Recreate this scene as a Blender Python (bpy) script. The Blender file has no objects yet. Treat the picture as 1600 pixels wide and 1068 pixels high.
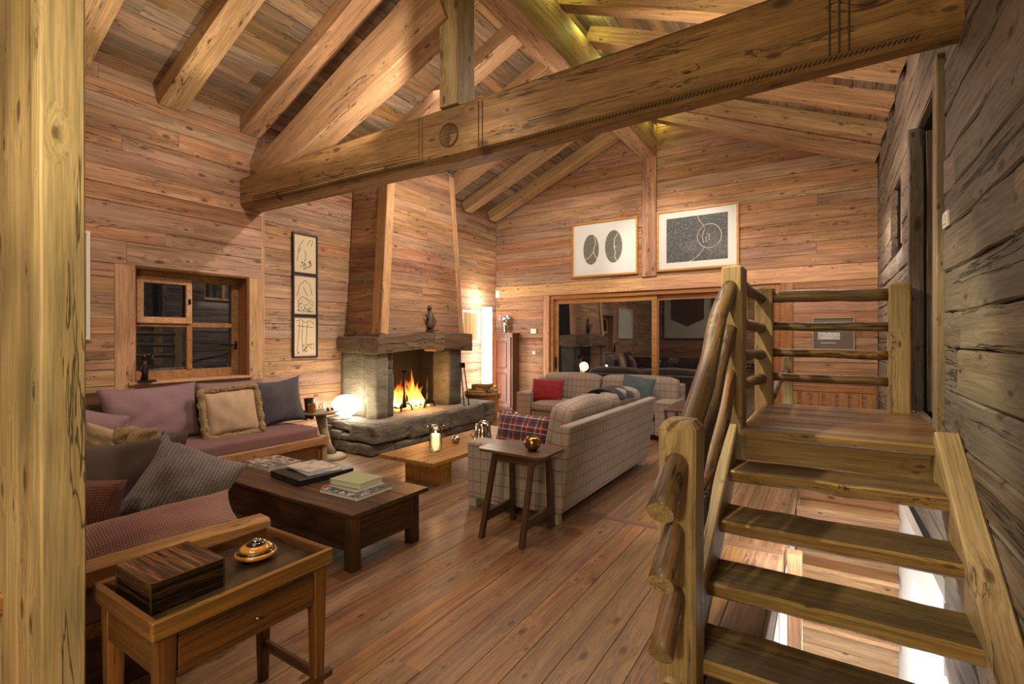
import bpy, bmesh, math, random
from mathutils import Vector, Matrix, noise
random.seed(7)
sc = bpy.context.scene
COL = sc.collection
R = random.Random(11)
# ------------------------------------------------------------------ camera, world, light, exposure
YAW = math.atan(490/770)
cam_d = bpy.data.cameras.new('camera'); cam = bpy.data.objects.new('camera', cam_d); COL.objects.link(cam)
cam.location = (0, 0, 1.6); cam.rotation_euler = (math.pi/2, 0, YAW)
cam_d.sensor_width = 36; cam_d.lens = 770/1600*36; cam_d.shift_y = -6/1600; cam_d.clip_start = .03
sc.camera = cam
w = bpy.data.worlds.new('night'); sc.world = w; w.use_nodes = True
w.node_tree.nodes['Background'].inputs[0].default_value = (.3, .3, .34, 1)
w.node_tree.nodes['Background'].inputs[1].default_value = .012
sc.view_settings.view_transform = 'Standard'; sc.view_settings.look = 'None'
sc.view_settings.gamma = 1; sc.view_settings.use_curve_mapping = False
sc.view_settings.exposure = 0.52

def aim(o, tgt):
    d = Vector(tgt) - o.location
    o.rotation_euler = d.to_track_quat('-Z', 'Y').to_euler()
def light(name, kind, loc, power, col, size=.2, tgt=None, spot=60, blend=.4, sy=None):
    L = bpy.data.lights.new(name, kind); o = bpy.data.objects.new(name, L); COL.objects.link(o)
    o.location = loc; L.energy = power; L.color = col
    if kind == 'AREA':
        L.size = size
        if sy: L.shape = 'RECTANGLE'; L.size_y = sy
    elif kind == 'SPOT':
        L.spot_size = math.radians(spot); L.spot_blend = blend; L.shadow_soft_size = size
    else:
        L.shadow_soft_size = size
    if tgt: aim(o, tgt)
    return o
WARM = (1, .79, .62); SOFT = (1, .83, .70); YEL = (1, .88, .52)
# broad overhead fills without fixtures, added to even out the room
light('overhead_fill', 'AREA', (-2.9, 5.9, 4.85), 95, SOFT, 2.2, (-3.4, 5.9, 0), sy=3.4)
light('overhead_fill', 'AREA', (-3.2, 1.2, 4.6), 36, WARM, 1.8, (-3.4, 1.6, 0), sy=2.4)
light('overhead_fill', 'AREA', (-1.0, 7.4, 4.2), 10, WARM, 1.2, (-1.4, 8.2, 1))
# spotlights under the ridge
light('ridge_spotlight', 'SPOT', (-2.6, 5.2, 4.85), 290, SOFT, .05, (-6.2, 4.3, 1.5), 62, .5)
light('ridge_spotlight', 'SPOT', (-2.6, 5.9, 4.85), 70, SOFT, .05, (-5.7, 6.4, 2.6), 60, .6)
light('ridge_spotlight', 'SPOT', (-2.7, 6.6, 4.85), 150, SOFT, .05, (-4.6, 9.1, 2.6), 66, .6)
light('ridge_spotlight', 'SPOT', (-2.5, 6.4, 4.85), 210, (1, .86, .7), .05, (-2.3, 9.1, 3.0), 50, .6)
light('ridge_spotlight', 'SPOT', (-2.5, 4.4, 4.85), 200, SOFT, .05, (-2.6, 5.6, 0), 60, .7)
light('ridge_spotlight', 'SPOT', (-2.45, 2.9, 4.88), 150, SOFT, .05, (-2.3, 3.0, 0), 60, .6)
light('ridge_spotlight', 'SPOT', (-2.4, 2.4, 4.9), 170, SOFT, .04, (-6.1, 2.6, 1.5), 55, .3)
# bodiless uplights added in mid-air around the tie beam, washing rafters and boards
light('midair_uplight', 'SPOT', (-3.3, 2.95, 3.35), 130, (1, .84, .62), .03, (-4.5, 2.9, 4.7), 95, .35)
light('midair_uplight', 'SPOT', (-3.5, 4.9, 3.5), 85, (1, .84, .62), .08, (-4.4, 6.2, 4.9), 130, .6)
light('midair_uplight', 'SPOT', (-3.4, 4.2, 3.9), 34, (1, .84, .6), .04, (-4.3, 5.8, 5.3), 120, .5)
light('midair_uplight', 'SPOT', (-5.2, 2.3, 3.3), 34, (1, .82, .55), .05, (-4.6, 2.2, 5.0), 100, .5)
light('midair_uplight', 'SPOT', (-1.2, 4.6, 3.2), 165, (1, .82, .6), .1, (-.6, 6.6, 4.6), 110, .6)
# yellow lamp over the viewer's landing
light('stair_light', 'POINT', (-.35, -1.3, 1.9), 125, YEL, .12)
light('stair_light', 'POINT', (-.9, -.3, 2.9), 40, YEL, .15)
light('stair_light', 'SPOT', (-1.3, 3.0, 3.15), 170, YEL, .03, (.1, 4.3, .9), 70, .5)
light('near_corner_light', 'SPOT', (-1.7, -.9, 3.3), 60, (1, .84, .55), .1, (-2.0, 1.2, .5), 70, .6)
# corridor beyond the stair, lower floor
light('corridor_light', 'AREA', (-.1, 7.6, 3.2), 26, WARM, .8, (-.1, 8.0, 0))
light('right_wall_fill', 'SPOT', (-1.6, 5.4, 4.1), 70, SOFT, .06, (.66, 5.9, 2.6), 80, .7)  # fill spot without a fixture, added to brighten the far right wall
light('corridor_light', 'SPOT', (-.2, 6.9, 4.0), 130, (1, .93, .88), .03, (.66, 6.6, 2.1), 26, .4)
light('lower_floor_light', 'AREA', (.2, 4.6, -.5), 34, (.95, .97, 1), .5, (.2, 4.8, -3))
light('lower_floor_light', 'AREA', (-.12, 3.9, .35), 14, (1, .9, .78), .5, (-.1, 5.5, -.4))
# strip hidden on top of the ridge beam, towards the right slope
for y_ in (4.85, 5.75, 6.65, 7.55, 8.45, 9.04): light('ridge_strip_light', 'POINT', (-2.52, y_, 5.58), 3.4 if y_ < 9 else 1.4, (.84, .92, .2), .04)

# ------------------------------------------------------------------ helpers
WM = {}
def W(o): return WM.get(o.name, Matrix())
def link(name, mesh, parent=None, M=None):
    o = bpy.data.objects.new(name, mesh); COL.objects.link(o)
    M = Matrix(M) if M is not None else (Matrix(W(parent)) if parent else Matrix())
    if parent:
        o.parent = parent; o.matrix_local = W(parent).inverted() @ M
    else:
        o.matrix_local = M
    WM[o.name] = M
    return o
def thing(name, label, cat, loc=(0, 0, 0), rz=0, group=None):
    o = link(name, None, None, Matrix.Translation(loc) @ Matrix.Rotation(rz, 4, 'Z'))
    o['label'] = label; o['category'] = cat
    if group: o['group'] = group
    return o
def tag(o, label, cat, group=None):
    o['label'] = label; o['category'] = cat
    if group: o['group'] = group
    return o
class MB:
    def __init__(s): s.v = []; s.f = []
    def add(s, vs, fs):
        n = len(s.v); s.v += [Vector(v) for v in vs]; s.f += [[i+n for i in f] for f in fs]; return s
    def box(s, x0, x1, y0, y1, z0, z1, M=None):
        vs = [Vector((x, y, z)) for z in (z0, z1) for y in (y0, y1) for x in (x0, x1)]
        if M is not None: vs = [M @ v for v in vs]
        return s.add(vs, [(0,2,3,1),(4,5,7,6),(0,1,5,4),(2,6,7,3),(0,4,6,2),(1,3,7,5)])
    def hexa(s, b, t):
        """b,t : 4 points each, counterclockwise seen from above"""
        return s.add(list(b)+list(t), [(3,2,1,0),(4,5,6,7),(0,1,5,4),(1,2,6,5),(2,3,7,6),(3,0,4,7)])
    def tube(s, pts, rad, n=10, cap=True):
        pts = [Vector(p) for p in pts]; m = len(pts)
        if not hasattr(rad, '__len__'): rad = [rad]*m
        ring = []; up = None
        for i in range(m):
            t = (pts[min(i+1, m-1)]-pts[max(i-1, 0)]).normalized()
            if up is None:
                up = Vector((0, 0, 1)) if abs(t.z) < .9 else Vector((1, 0, 0))
            a = (up - t*up.dot(t)).normalized(); b = t.cross(a); up = a
            ring.append([pts[i]+(a*math.cos(q)+b*math.sin(q))*rad[i] for q in [2*math.pi*k/n for k in range(n)]])
        fs = [(i*n+k, i*n+(k+1) % n, (i+1)*n+(k+1) % n, (i+1)*n+k) for i in range(m-1) for k in range(n)]
        if cap: fs += [tuple(range(n))[::-1], tuple((m-1)*n+k for k in range(n))]
        return s.add([v for r in ring for v in r], fs)
    def lathe(s, c, prof, n=24, M=None):
        c = Vector(c); vs = []; m = len(prof)
        for r, z in prof:
            for k in range(n):
                v = Vector((r*math.cos(2*math.pi*k/n), r*math.sin(2*math.pi*k/n), z))
                vs.append((M @ v if M is not None else v)+c)
        fs = [(i*n+k, i*n+(k+1) % n, (i+1)*n+(k+1) % n, (i+1)*n+k) for i in range(m-1) for k in range(n)]
        if prof[0][0] > 1e-4: fs.append(tuple(range(n))[::-1])
        if prof[-1][0] > 1e-4: fs.append(tuple((m-1)*n+k for k in range(n)))
        return s.add(vs, fs)
    def prism(s, poly, axis, a, b):
        """poly 2-D outline extruded along axis between a and b"""
        def P(u, v, t): return {'x': (t, u, v), 'y': (u, t, v), 'z': (u, v, t)}[axis]
        n = len(poly)
        return s.add([P(u, v, a) for u, v in poly]+[P(u, v, b) for u, v in poly],
                     [tuple(range(n))[::-1], tuple(range(n, 2*n))]+[(i, (i+1) % n, n+(i+1) % n, n+i) for i in range(n)])
    def build(s, name, mat, parent=None, bev=0, smooth=False, sub=0, segs=1):
        me = bpy.data.meshes.new(name)
        inv = W(parent).inverted() if parent else Matrix()
        me.from_pydata([inv @ v for v in s.v], [], s.f); me.validate()
        bm = bmesh.new(); bm.from_mesh(me)
        bmesh.ops.recalc_face_normals(bm, faces=bm.faces); bm.to_mesh(me); bm.free()
        me.materials.append(mat)
        if smooth: me.polygons.foreach_set('use_smooth', [True]*len(me.polygons))
        o = link(name, me, parent)
        if bev:
            m = o.modifiers.new('bevel', 'BEVEL'); m.width = bev; m.segments = segs; m.limit_method = 'ANGLE'
        if sub:
            m = o.modifiers.new('sub', 'SUBSURF'); m.levels = sub; m.render_levels = sub
        return o
def finish(o, kind): o['kind'] = kind; return o
def frame_of(a, b, up=(0, 0, 1)):
    a = Vector(a); b = Vector(b); x = (b-a).normalized(); u = Vector(up)
    y = u.cross(x)
    if y.length < 1e-3: y = Vector((0, 1, 0)).cross(x)
    y.normalize(); z = x.cross(y)
    M = Matrix((x, y, z)).transposed().to_4x4(); M.translation = (a+b)/2
    return M, (b-a).length
def timber(name, a, b, w, h, mat, parent=None, up=(0, 0, 1), n=2, jit=.003, ch=.006, w2=None, h2=None, round_=False, smooth=False):
    """a beam or board from a to b; local X is the grain"""
    M, L = frame_of(a, b, up)
    w2 = w2 or w; h2 = h2 or h
    vs = []; fs = []
    for i in range(n):
        t = i/(n-1); x = -L/2+L*t
        ww = (w+(w2-w)*t)/2; hh = (h+(h2-h)*t)/2
        oy = R.uniform(-jit, jit); oz = R.uniform(-jit, jit)
        c = min(ch*R.uniform(.7, 1.5), ww*.4, hh*.4)
        sec = [(-ww+c, -hh), (ww-c, -hh), (ww, -hh+c), (ww, hh-c), (ww-c, hh), (-ww+c, hh), (-ww, hh-c), (-ww, -hh+c)]
        for y, z in sec:
            vs.append((x, y+oy+R.uniform(-jit, jit)*.5, z+oz+R.uniform(-jit, jit)*.5))
    for i in range(n-1):
        for k in range(8):
            fs.append((i*8+k, (i+1)*8+k, (i+1)*8+(k+1) % 8, i*8+(k+1) % 8))
    fs += [tuple(range(8)), tuple((n-1)*8+k for k in range(8))[::-1]]
    me = bpy.data.meshes.new(name); me.from_pydata(vs, [], fs)
    bm = bmesh.new(); bm.from_mesh(me); bmesh.ops.recalc_face_normals(bm, faces=bm.faces); bm.to_mesh(me); bm.free()
    me.materials.append(mat)
    if smooth: me.polygons.foreach_set('use_smooth', [True]*len(me.polygons))
    return link(name, me, parent, M)
def log(name, a, b, r, mat, parent=None, seed=0, n=14, m=14, wob=.012):
    """a peeled branch, slightly crooked"""
    a = Vector(a); b = Vector(b); pts = []; rr = []
    d = b-a
    for i in range(m):
        t = i/(m-1)
        off = Vector(noise.noise_vector(Vector((seed*7.3, t*2.2, 1))))*wob*2*min(1, 4*t, 4*(1-t)+.15)
        pts.append(a+d*t+off); rr.append(r*(1+.13*noise.noise(Vector((seed*3.1, t*6, 4)))))
    M, L = frame_of(a, b)
    q = MB(); q.tube(pts, rr, n)
    me = bpy.data.meshes.new(name); inv = M.inverted()
    vs = []
    for i, v in enumerate(q.v):
        l = inv @ v
        k = noise.noise(l*Vector((9, 22, 22)) if False else Vector((l.x*5, l.y*28, l.z*28+seed)))
        l = Vector((l.x, l.y*(1+.06*k), l.z*(1+.06*k)))
        vs.append(l)
    me.from_pydata(vs, [], q.f); me.materials.append(mat)
    me.polygons.foreach_set('use_smooth', [len(p.vertices) == 4 for p in me.polygons])
    bm = bmesh.new(); bm.from_mesh(me); bmesh.ops.recalc_face_normals(bm, faces=bm.faces); bm.to_mesh(me); bm.free()
    return link(name, me, parent, M)
def cushion_mesh(w, h, t, seed=0, n=18, puff=.5, wr=.012, pinch=.06):
    """soft pillow in the local XY plane, thickness along Z"""
    vs = []; idx = {}; fs = []
    for side in (1, -1):
        for i in range(n+1):
            for j in range(n+1):
                u = 2*i/n-1; v = 2*j/n-1
                if side == -1 and (i in (0, n) or j in (0, n)):
                    idx[side, i, j] = idx[1, i, j]; continue
                e = max(0, (1-u**2)*(1-v**2))
                z = side*t/2*e**puff
                px = u*w/2*(1-pinch*(1-abs(v)**2*1)*abs(u)**3*.9); py = v*h/2*(1-pinch*(1-abs(u)**2)*abs(v)**3*.9)
                k = noise.noise(Vector((u*2.3+seed, v*2.3, side*3+seed)))*wr*1.6+noise.noise(Vector((u*6+seed, v*2, side)))*wr
                z += k*(e**.3)
                idx[side, i, j] = len(vs); vs.append((px, py, z))
    for side in (1, -1):
        for i in range(n):
            for j in range(n):
                f = [idx[side, i, j], idx[side, i+1, j], idx[side, i+1, j+1], idx[side, i, j+1]]
                fs.append(f if side == 1 else f[::-1])
    me = bpy.data.meshes.new('cushion'); me.from_pydata(vs, [], fs)
    me.polygons.foreach_set('use_smooth', [True]*len(fs))
    return me
def basis(c, u, v):
    """matrix with local X=u, local Y=v, at c"""
    u = Vector(u).normalized(); v = Vector(v); n = u.cross(v).normalized(); v = n.cross(u)
    M = Matrix((u, v, n)).transposed().to_4x4(); M.translation = Vector(c); return M
def cushion(name, c, u, v, w, h, t, mat, label=None, cat='cushion', parent=None, seed=0, group=None, **k):
    me = cushion_mesh(w, h, t, seed, **k); me.name = name; me.materials.append(mat)
    o = link(name, me, parent, basis(c, u, v))
    if label: tag(o, label, cat, group)
    return o
def blockcush(name, x0, x1, y0, y1, z0, z1, mat, parent, seed=0, r=.05, n=8, bulge=.02):
    """boxy upholstered pad with rounded edges and slight bulge"""
    bm = bmesh.new(); bmesh.ops.create_cube(bm, size=2)
    bmesh.ops.subdivide_edges(bm, edges=bm.edges, cuts=n, use_grid_fill=True)
    hx, hy, hz = (x1-x0)/2, (y1-y0)/2, (z1-z0)/2
    c = Vector(((x0+x1)/2, (y0+y1)/2, (z0+z1)/2))
    for q in bm.verts:
        u = q.co.copy(); p = Vector((u.x*hx, u.y*hy, u.z*hz))
        inn = Vector((max(-hx+r, min(hx-r, p.x)), max(-hy+r, min(hy-r, p.y)), max(-hz+r, min(hz-r, p.z))))
        d = p-inn
        if d.length > 1e-6:
            p = inn+d.normalized()*min(d.length, r)
        p.z += (bulge if u.z > 0 else 0)*(1-u.x**2)*(1-u.y**2)*u.z
        nz = Vector(noise.noise_vector(Vector((p.x*2.5+seed, p.y*2.5, p.z*2.5))))
        p += nz*.010
        q.co = p
    me = bpy.data.meshes.new(name); bm.to_mesh(me); bm.free(); me.materials.append(mat)
    me.polygons.foreach_set('use_smooth', [True]*len(me.polygons))
    return link(name, me, parent, Matrix.Translation(c))
def rock(name, x0, x1, y0, y1, z0, z1, mat, parent=None, seed=0, n=5, r=.05, amp=.03):
    bm = bmesh.new(); bmesh.ops.create_cube(bm, size=2)
    bmesh.ops.subdivide_edges(bm, edges=bm.edges, cuts=n, use_grid_fill=True)
    hx, hy, hz = (x1-x0)/2, (y1-y0)/2, (z1-z0)/2
    c = Vector(((x0+x1)/2, (y0+y1)/2, (z0+z1)/2)); r = min(r, hx*.8, hy*.8, hz*.8)
    for q in bm.verts:
        p = Vector((q.co.x*hx, q.co.y*hy, q.co.z*hz))
        inn = Vector((max(-hx+r, min(hx-r, p.x)), max(-hy+r, min(hy-r, p.y)), max(-hz+r, min(hz-r, p.z))))
        d = p-inn
        if d.length > 1e-6: p = inn+d.normalized()*min(d.length, r)
        g = p+c
        p += Vector(noise.noise_vector(Vector((g.x*2.2+seed*5, g.y*2.2, g.z*3))))*amp
        p += Vector(noise.noise_vector(Vector((g.x*7+seed*5, g.y*7, g.z*9))))*amp*.45
        q.co = p
    me = bpy.data.meshes.new(name); bm.to_mesh(me); bm.free(); me.materials.append(mat)
    me.polygons.foreach_set('use_smooth', [True]*len(me.polygons))
    return link(name, me, parent, Matrix.Translation(c))

# ------------------------------------------------------------------ materials
def nm(name):
    m = bpy.data.materials.new(name); m.use_nodes = True
    nt = m.node_tree; return m, nt, nt.nodes['Principled BSDF']
def hexc(h):
    def l(c): c /= 255; return c/12.92 if c <= .04045 else ((c+.055)/1.055)**2.4
    return (l(int(h[0:2], 16)), l(int(h[2:4], 16)), l(int(h[4:6], 16)), 1)
def plain(name, col, rough=.6, metal=0, emis=None, es=0, trans=0, spec=.5, coat=0):
    m, nt, b = nm(name)
    b.inputs['Base Color'].default_value = hexc(col) if isinstance(col, str) else (*col, 1)
    b.inputs['Roughness'].default_value = rough; b.inputs['Metallic'].default_value = metal
    b.inputs['Transmission Weight'].default_value = trans
    b.inputs['Specular IOR Level'].default_value = spec; b.inputs['Coat Weight'].default_value = coat
    if emis:
        b.inputs['Emission Color'].default_value = (*emis, 1); b.inputs['Emission Strength'].default_value = es
    return m
class NT:
    def __init__(s, nt): s.nt = nt
    def n(s, t, **kw):
        x = s.nt.nodes.new(t)
        for k, v in kw.items():
            if k.startswith('i_'):
                key = k[2:]; key = int(key) if key.isdigit() else key
                x.inputs[key].default_value = v
            else: setattr(x, k, v)
        return x
    def l(s, a, b): s.nt.links.new(a, b)
    def math(s, op, a, b=None, clamp=False):
        x = s.n('ShaderNodeMath', operation=op, use_clamp=clamp)
        for i, q in enumerate((a, b)):
            if q is None: continue
            if isinstance(q, (int, float)): x.inputs[i].default_value = q
            else: s.l(q, x.inputs[i])
        return x.outputs[0]
    def mix(s, f, a, b, mode='MIX'):
        x = s.n('ShaderNodeMix', data_type='RGBA', blend_type=mode)
        for i, q in ((0, f), (6, a), (7, b)):
            if isinstance(q, (int, float)): x.inputs[i].default_value = q
            elif isinstance(q, tuple): x.inputs[i].default_value = q
            else: s.l(q, x.inputs[i])
        return x.outputs[2]
    def ramp(s, f, stops, interp='LINEAR'):
        x = s.n('ShaderNodeValToRGB'); r = x.color_ramp; r.interpolation = interp
        while len(r.elements) > 1: r.elements.remove(r.elements[-1])
        r.elements[0].position = stops[0][0]; r.elements[0].color = stops[0][1]
        for p, c in stops[1:]:
            e = r.elements.new(p); e.color = c
        s.l(f, x.inputs[0]); return x.outputs[0]
    def noise(s, vec, scale, detail=3, rough=.55, dist=0):
        x = s.n('ShaderNodeTexNoise'); x.inputs['Scale'].default_value = scale
        x.inputs['Detail'].default_value = detail; x.inputs['Roughness'].default_value = rough
        x.inputs['Distortion'].default_value = dist
        s.l(vec, x.inputs['Vector']); return x.outputs['Fac']
    def vmul(s, v, t):
        x = s.n('ShaderNodeVectorMath', operation='MULTIPLY'); s.l(v, x.inputs[0]); x.inputs[1].default_value = t
        return x.outputs[0]
    def vadd(s, a, b):
        x = s.n('ShaderNodeVectorMath', operation='ADD'); s.l(a, x.inputs[0])
        if isinstance(b, tuple): x.inputs[1].default_value = b
        else: s.l(b, x.inputs[1])
        return x.outputs[0]
def g1(v): return (v, v, v, 1)
def wood(name, light_, dark, stain=None, var=.35, axis='X', rough=.62, knots=1., crack=1., bump=.35, scale=1., stain_amt=.35, hue=.02, coat=0, worm=0, cst=.55):
    m, nt, b = nm(name); k = NT(nt)
    tc = k.n('ShaderNodeTexCoord'); info = k.n('ShaderNodeObjectInfo')
    p = tc.outputs['Object']
    if axis != 'X':
        mp = k.n('ShaderNodeMapping'); k.l(p, mp.inputs[0])
        mp.inputs['Rotation'].default_value = (0, 0, math.pi/2) if axis == 'Y' else (0, math.pi/2, 0)
        p = mp.outputs[0]
    comb = k.n('ShaderNodeCombineXYZ')
    for i, s_ in enumerate((53., 31., 17.)):
        k.l(k.math('MULTIPLY', info.outputs['Random'], s_), comb.inputs[i])
    p = k.vadd(p, comb.outputs[0])
    # knots bend the grain round them
    sp_ = k.n('ShaderNodeSeparateXYZ'); k.l(p, sp_.inputs[0])
    c2_ = k.n('ShaderNodeCombineXYZ'); k.l(k.math('MULTIPLY', sp_.outputs[0], 2.7*scale), c2_.inputs[0])
    k.l(k.math('MULTIPLY', k.math('ADD', sp_.outputs[1], sp_.outputs[2]), 6.0*scale), c2_.inputs[1])
    vo = k.n('ShaderNodeTexVoronoi', feature='F1', voronoi_dimensions='2D'); vo.inputs['Scale'].default_value = 1
    k.l(c2_.outputs[0], vo.inputs['Vector'])
    sc_ = k.n('ShaderNodeSeparateColor'); k.l(vo.outputs['Color'], sc_.inputs[0])
    size_ = k.math('ADD', .004, k.math('MULTIPLY', k.math('POWER', sc_.outputs[0], 2.2), .15*knots))
    vd = k.math('DIVIDE', vo.outputs['Distance'], size_)
    kn = k.ramp(k.math('MULTIPLY', vd, .5), [(0, g1(1)), (.30, g1(.8)), (.5, g1(0))])
    halo = k.ramp(k.math('MULTIPLY', vd, .2), [(0, g1(1)), (.8, g1(0))])
    warp = k.n('ShaderNodeCombineXYZ'); k.l(k.math('MULTIPLY', halo, .035*knots), warp.inputs[1]); k.l(k.math('MULTIPLY', halo, .035*knots), warp.inputs[2])
    pw = k.vadd(p, warp.outputs[0])
    g_big = k.noise(k.vmul(pw, (.7*scale, 11*scale, 11*scale)), 1, 4, .6, .6)
    g_fine = k.noise(k.vmul(pw, (3*scale, 95*scale, 95*scale)), 1, 3, .65)
    low = k.noise(k.vmul(p, (.9, 2.6, 2.6)), 1, 2, .5)
    cr = k.noise(k.vmul(pw if cst > .5 else p, (cst*scale, 8.5*scale, 8.5*scale)), 1, 5, .62, .5 if cst > .5 else .12)
    crk = k.math('ABSOLUTE', k.math('SUBTRACT', cr, .40))
    crm = k.ramp(crk, [(0, g1(1)), (.006*crack+.0005, g1(.6)), (.014*crack+.001, g1(0))])
    col = k.mix(k.ramp(g_big, [(.3, g1(0)), (.7, g1(1))]), hexc(dark), hexc(light_))
    fine = k.ramp(g_fine, [(.32, g1(.50)), (.60, g1(1.10))])
    col = k.mix(.72, col, fine, 'MULTIPLY')
    g_med = k.noise(k.vmul(pw, (1.1*scale, 34*scale, 34*scale)), 1, 3, .6)
    col = k.mix(.6, col, k.ramp(g_med, [(.3, g1(.66)), (.55, g1(1.08))]), 'MULTIPLY')
    if stain:
        col = k.mix(k.math('MULTIPLY', k.ramp(low, [(.42, g1(0)), (.72, g1(1))]), stain_amt), col, hexc(stain))
    col = k.mix(k.math('MULTIPLY', kn, .78), col, hexc('3a2214'))
    if worm:
        vw = k.n('ShaderNodeTexVoronoi', feature='F1'); vw.inputs['Scale'].default_value = 60
        k.l(p, vw.inputs['Vector']); col = k.mix(k.ramp(vw.outputs['Distance'], [(.07, g1(.6)), (.12, g1(0))]), col, hexc('3a2214'))
    col = k.mix(k.math('MULTIPLY', crm, .85), col, hexc('21150d'))
    hsv = k.n('ShaderNodeHueSaturation')
    k.l(k.math('ADD', .5-hue/2, k.math('MULTIPLY', info.outputs['Random'], hue)), hsv.inputs['Hue'])
    r2 = k.math('FRACT', k.math('MULTIPLY', info.outputs['Random'], 57.31))
    k.l(k.math('ADD', 1-var*.55, k.math('MULTIPLY', r2, var)), hsv.inputs['Value'])
    r3 = k.math('FRACT', k.math('MULTIPLY', info.outputs['Random'], 191.7))
    k.l(k.math('ADD', 1.08-var*.7, k.math('MULTIPLY', r3, var*.9)), hsv.inputs['Saturation'])
    k.l(col, hsv.inputs['Color']); k.l(hsv.outputs[0], b.inputs['Base Color'])
    rr = k.ramp(g_fine, [(.3, g1(min(1, rough+.12))), (.7, g1(rough))]); k.l(rr, b.inputs['Roughness'])
    b.inputs['Specular IOR Level'].default_value = .35; b.inputs['Coat Weight'].default_value = coat
    b.inputs['Coat Roughness'].default_value = .25
    hgt = k.math('SUBTRACT', k.math('ADD', k.math('MULTIPLY', g_fine, .35), g_big), k.math('MULTIPLY', crm, 1.6))
    bp = k.n('ShaderNodeBump'); bp.inputs['Strength'].default_value = bump; bp.inputs['Distance'].default_value = .006
    k.l(hgt, bp.inputs['Height']); k.l(bp.outputs[0], b.inputs['Normal'])
    return m
def fabric(name, c1, c2=None, kind='plain', rough=.9, sx=.085, sy=.11, line='8c4a46', cell=300):
    m, nt, b = nm(name); k = NT(nt); tc = k.n('ShaderNodeTexCoord'); p = tc.outputs['Object']
    fine = k.noise(p, cell, 2, .6); big = k.noise(p, 5, 3)
    col = k.mix(k.ramp(fine, [(.35, g1(0)), (.65, g1(1))]), hexc(c1), hexc(c2 or c1))
    bh = fine
    if kind in ('check', 'hound', 'tartan'):
        nx = k.n('ShaderNodeSeparateXYZ'); k.l(tc.outputs['Normal'], nx.inputs[0])
        px = k.n('ShaderNodeSeparateXYZ'); k.l(p, px.inputs[0])
        def lines(ax, period, w, off=0):
            fr = k.math('FRACT', k.math('DIVIDE', k.math('ADD', px.outputs[ax], 50+off), period))
            on = k.math('LESS_THAN', fr, w)
            fac = k.math('LESS_THAN', k.math('ABSOLUTE', nx.outputs[ax]), .75)
            return k.math('MULTIPLY', on, fac)
    if kind == 'check':
        L = None
        for ax, per in ((0, sx), (1, sx), (2, sy)):
            q = lines(ax, per, .12, .03); L = q if L is None else k.math('MAXIMUM', L, q)
        col = k.mix(k.math('MULTIPLY', L, .72), col, hexc(line))
        L2 = None
        for ax, per in ((0, sx), (1, sx), (2, sy)):
            q = lines(ax, per/4, .16, .01); L2 = q if L2 is None else k.math('MAXIMUM', L2, q)
        col = k.mix(k.math('MULTIPLY', L2, .16), col, hexc('8f8577'))
    if kind == 'hound':
        L = k.math('MULTIPLY', lines(0, .012, .5), 1); L2 = lines(1, .012, .5)
        s_ = k.math('ADD', L, L2)
        col = k.mix(k.math('MULTIPLY', s_, .42), col, hexc(line))
    if kind == 'tartan':
        for ax in (0, 1):
            col = k.mix(k.math('MULTIPLY', lines(ax, .14, .42, .02), .55), col, hexc('27303c'))
            col = k.mix(k.math('MULTIPLY', lines(ax, .14, .05, .10), .7), col, hexc('9fb3b0'))
            col = k.mix(k.math('MULTIPLY', lines(ax, .14, .05, .05), .6), col, hexc('b9a68a'))
            col = k.mix(k.math('MULTIPLY', lines(ax, .07, .06, .0), .6), col, hexc('1c1a22'))
    if kind == 'knit':
        wv = k.n('ShaderNodeTexWave', wave_type='BANDS', bands_direction='X'); wv.inputs['Scale'].default_value = 16; wv.inputs['Distortion'].default_value = 3
        wv.inputs['Detail'].default_value = 2; wv.inputs['Detail Scale'].default_value = 6
        k.l(p, wv.inputs['Vector']); bh = wv.outputs['Fac']
        col = k.mix(k.ramp(bh, [(0, g1(.45)), (.6, g1(0))]), col, hexc('3a3431'))
    col = k.mix(k.ramp(big, [(.35, g1(.12)), (.6, g1(0))]), col, g1(0.02))
    k.l(col, b.inputs['Base Color'])
    b.inputs['Roughness'].default_value = rough; b.inputs['Specular IOR Level'].default_value = .2
    b.inputs['Sheen Weight'].default_value = .08; b.inputs['Sheen Roughness'].default_value = .5
    bp = k.n('ShaderNodeBump'); bp.inputs['Strength'].default_value = .6 if kind == 'knit' else .25
    bp.inputs['Distance'].default_value = .008 if kind == 'knit' else .002
    k.l(bh, bp.inputs['Height']); k.l(bp.outputs[0], b.inputs['Normal'])
    return m
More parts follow.
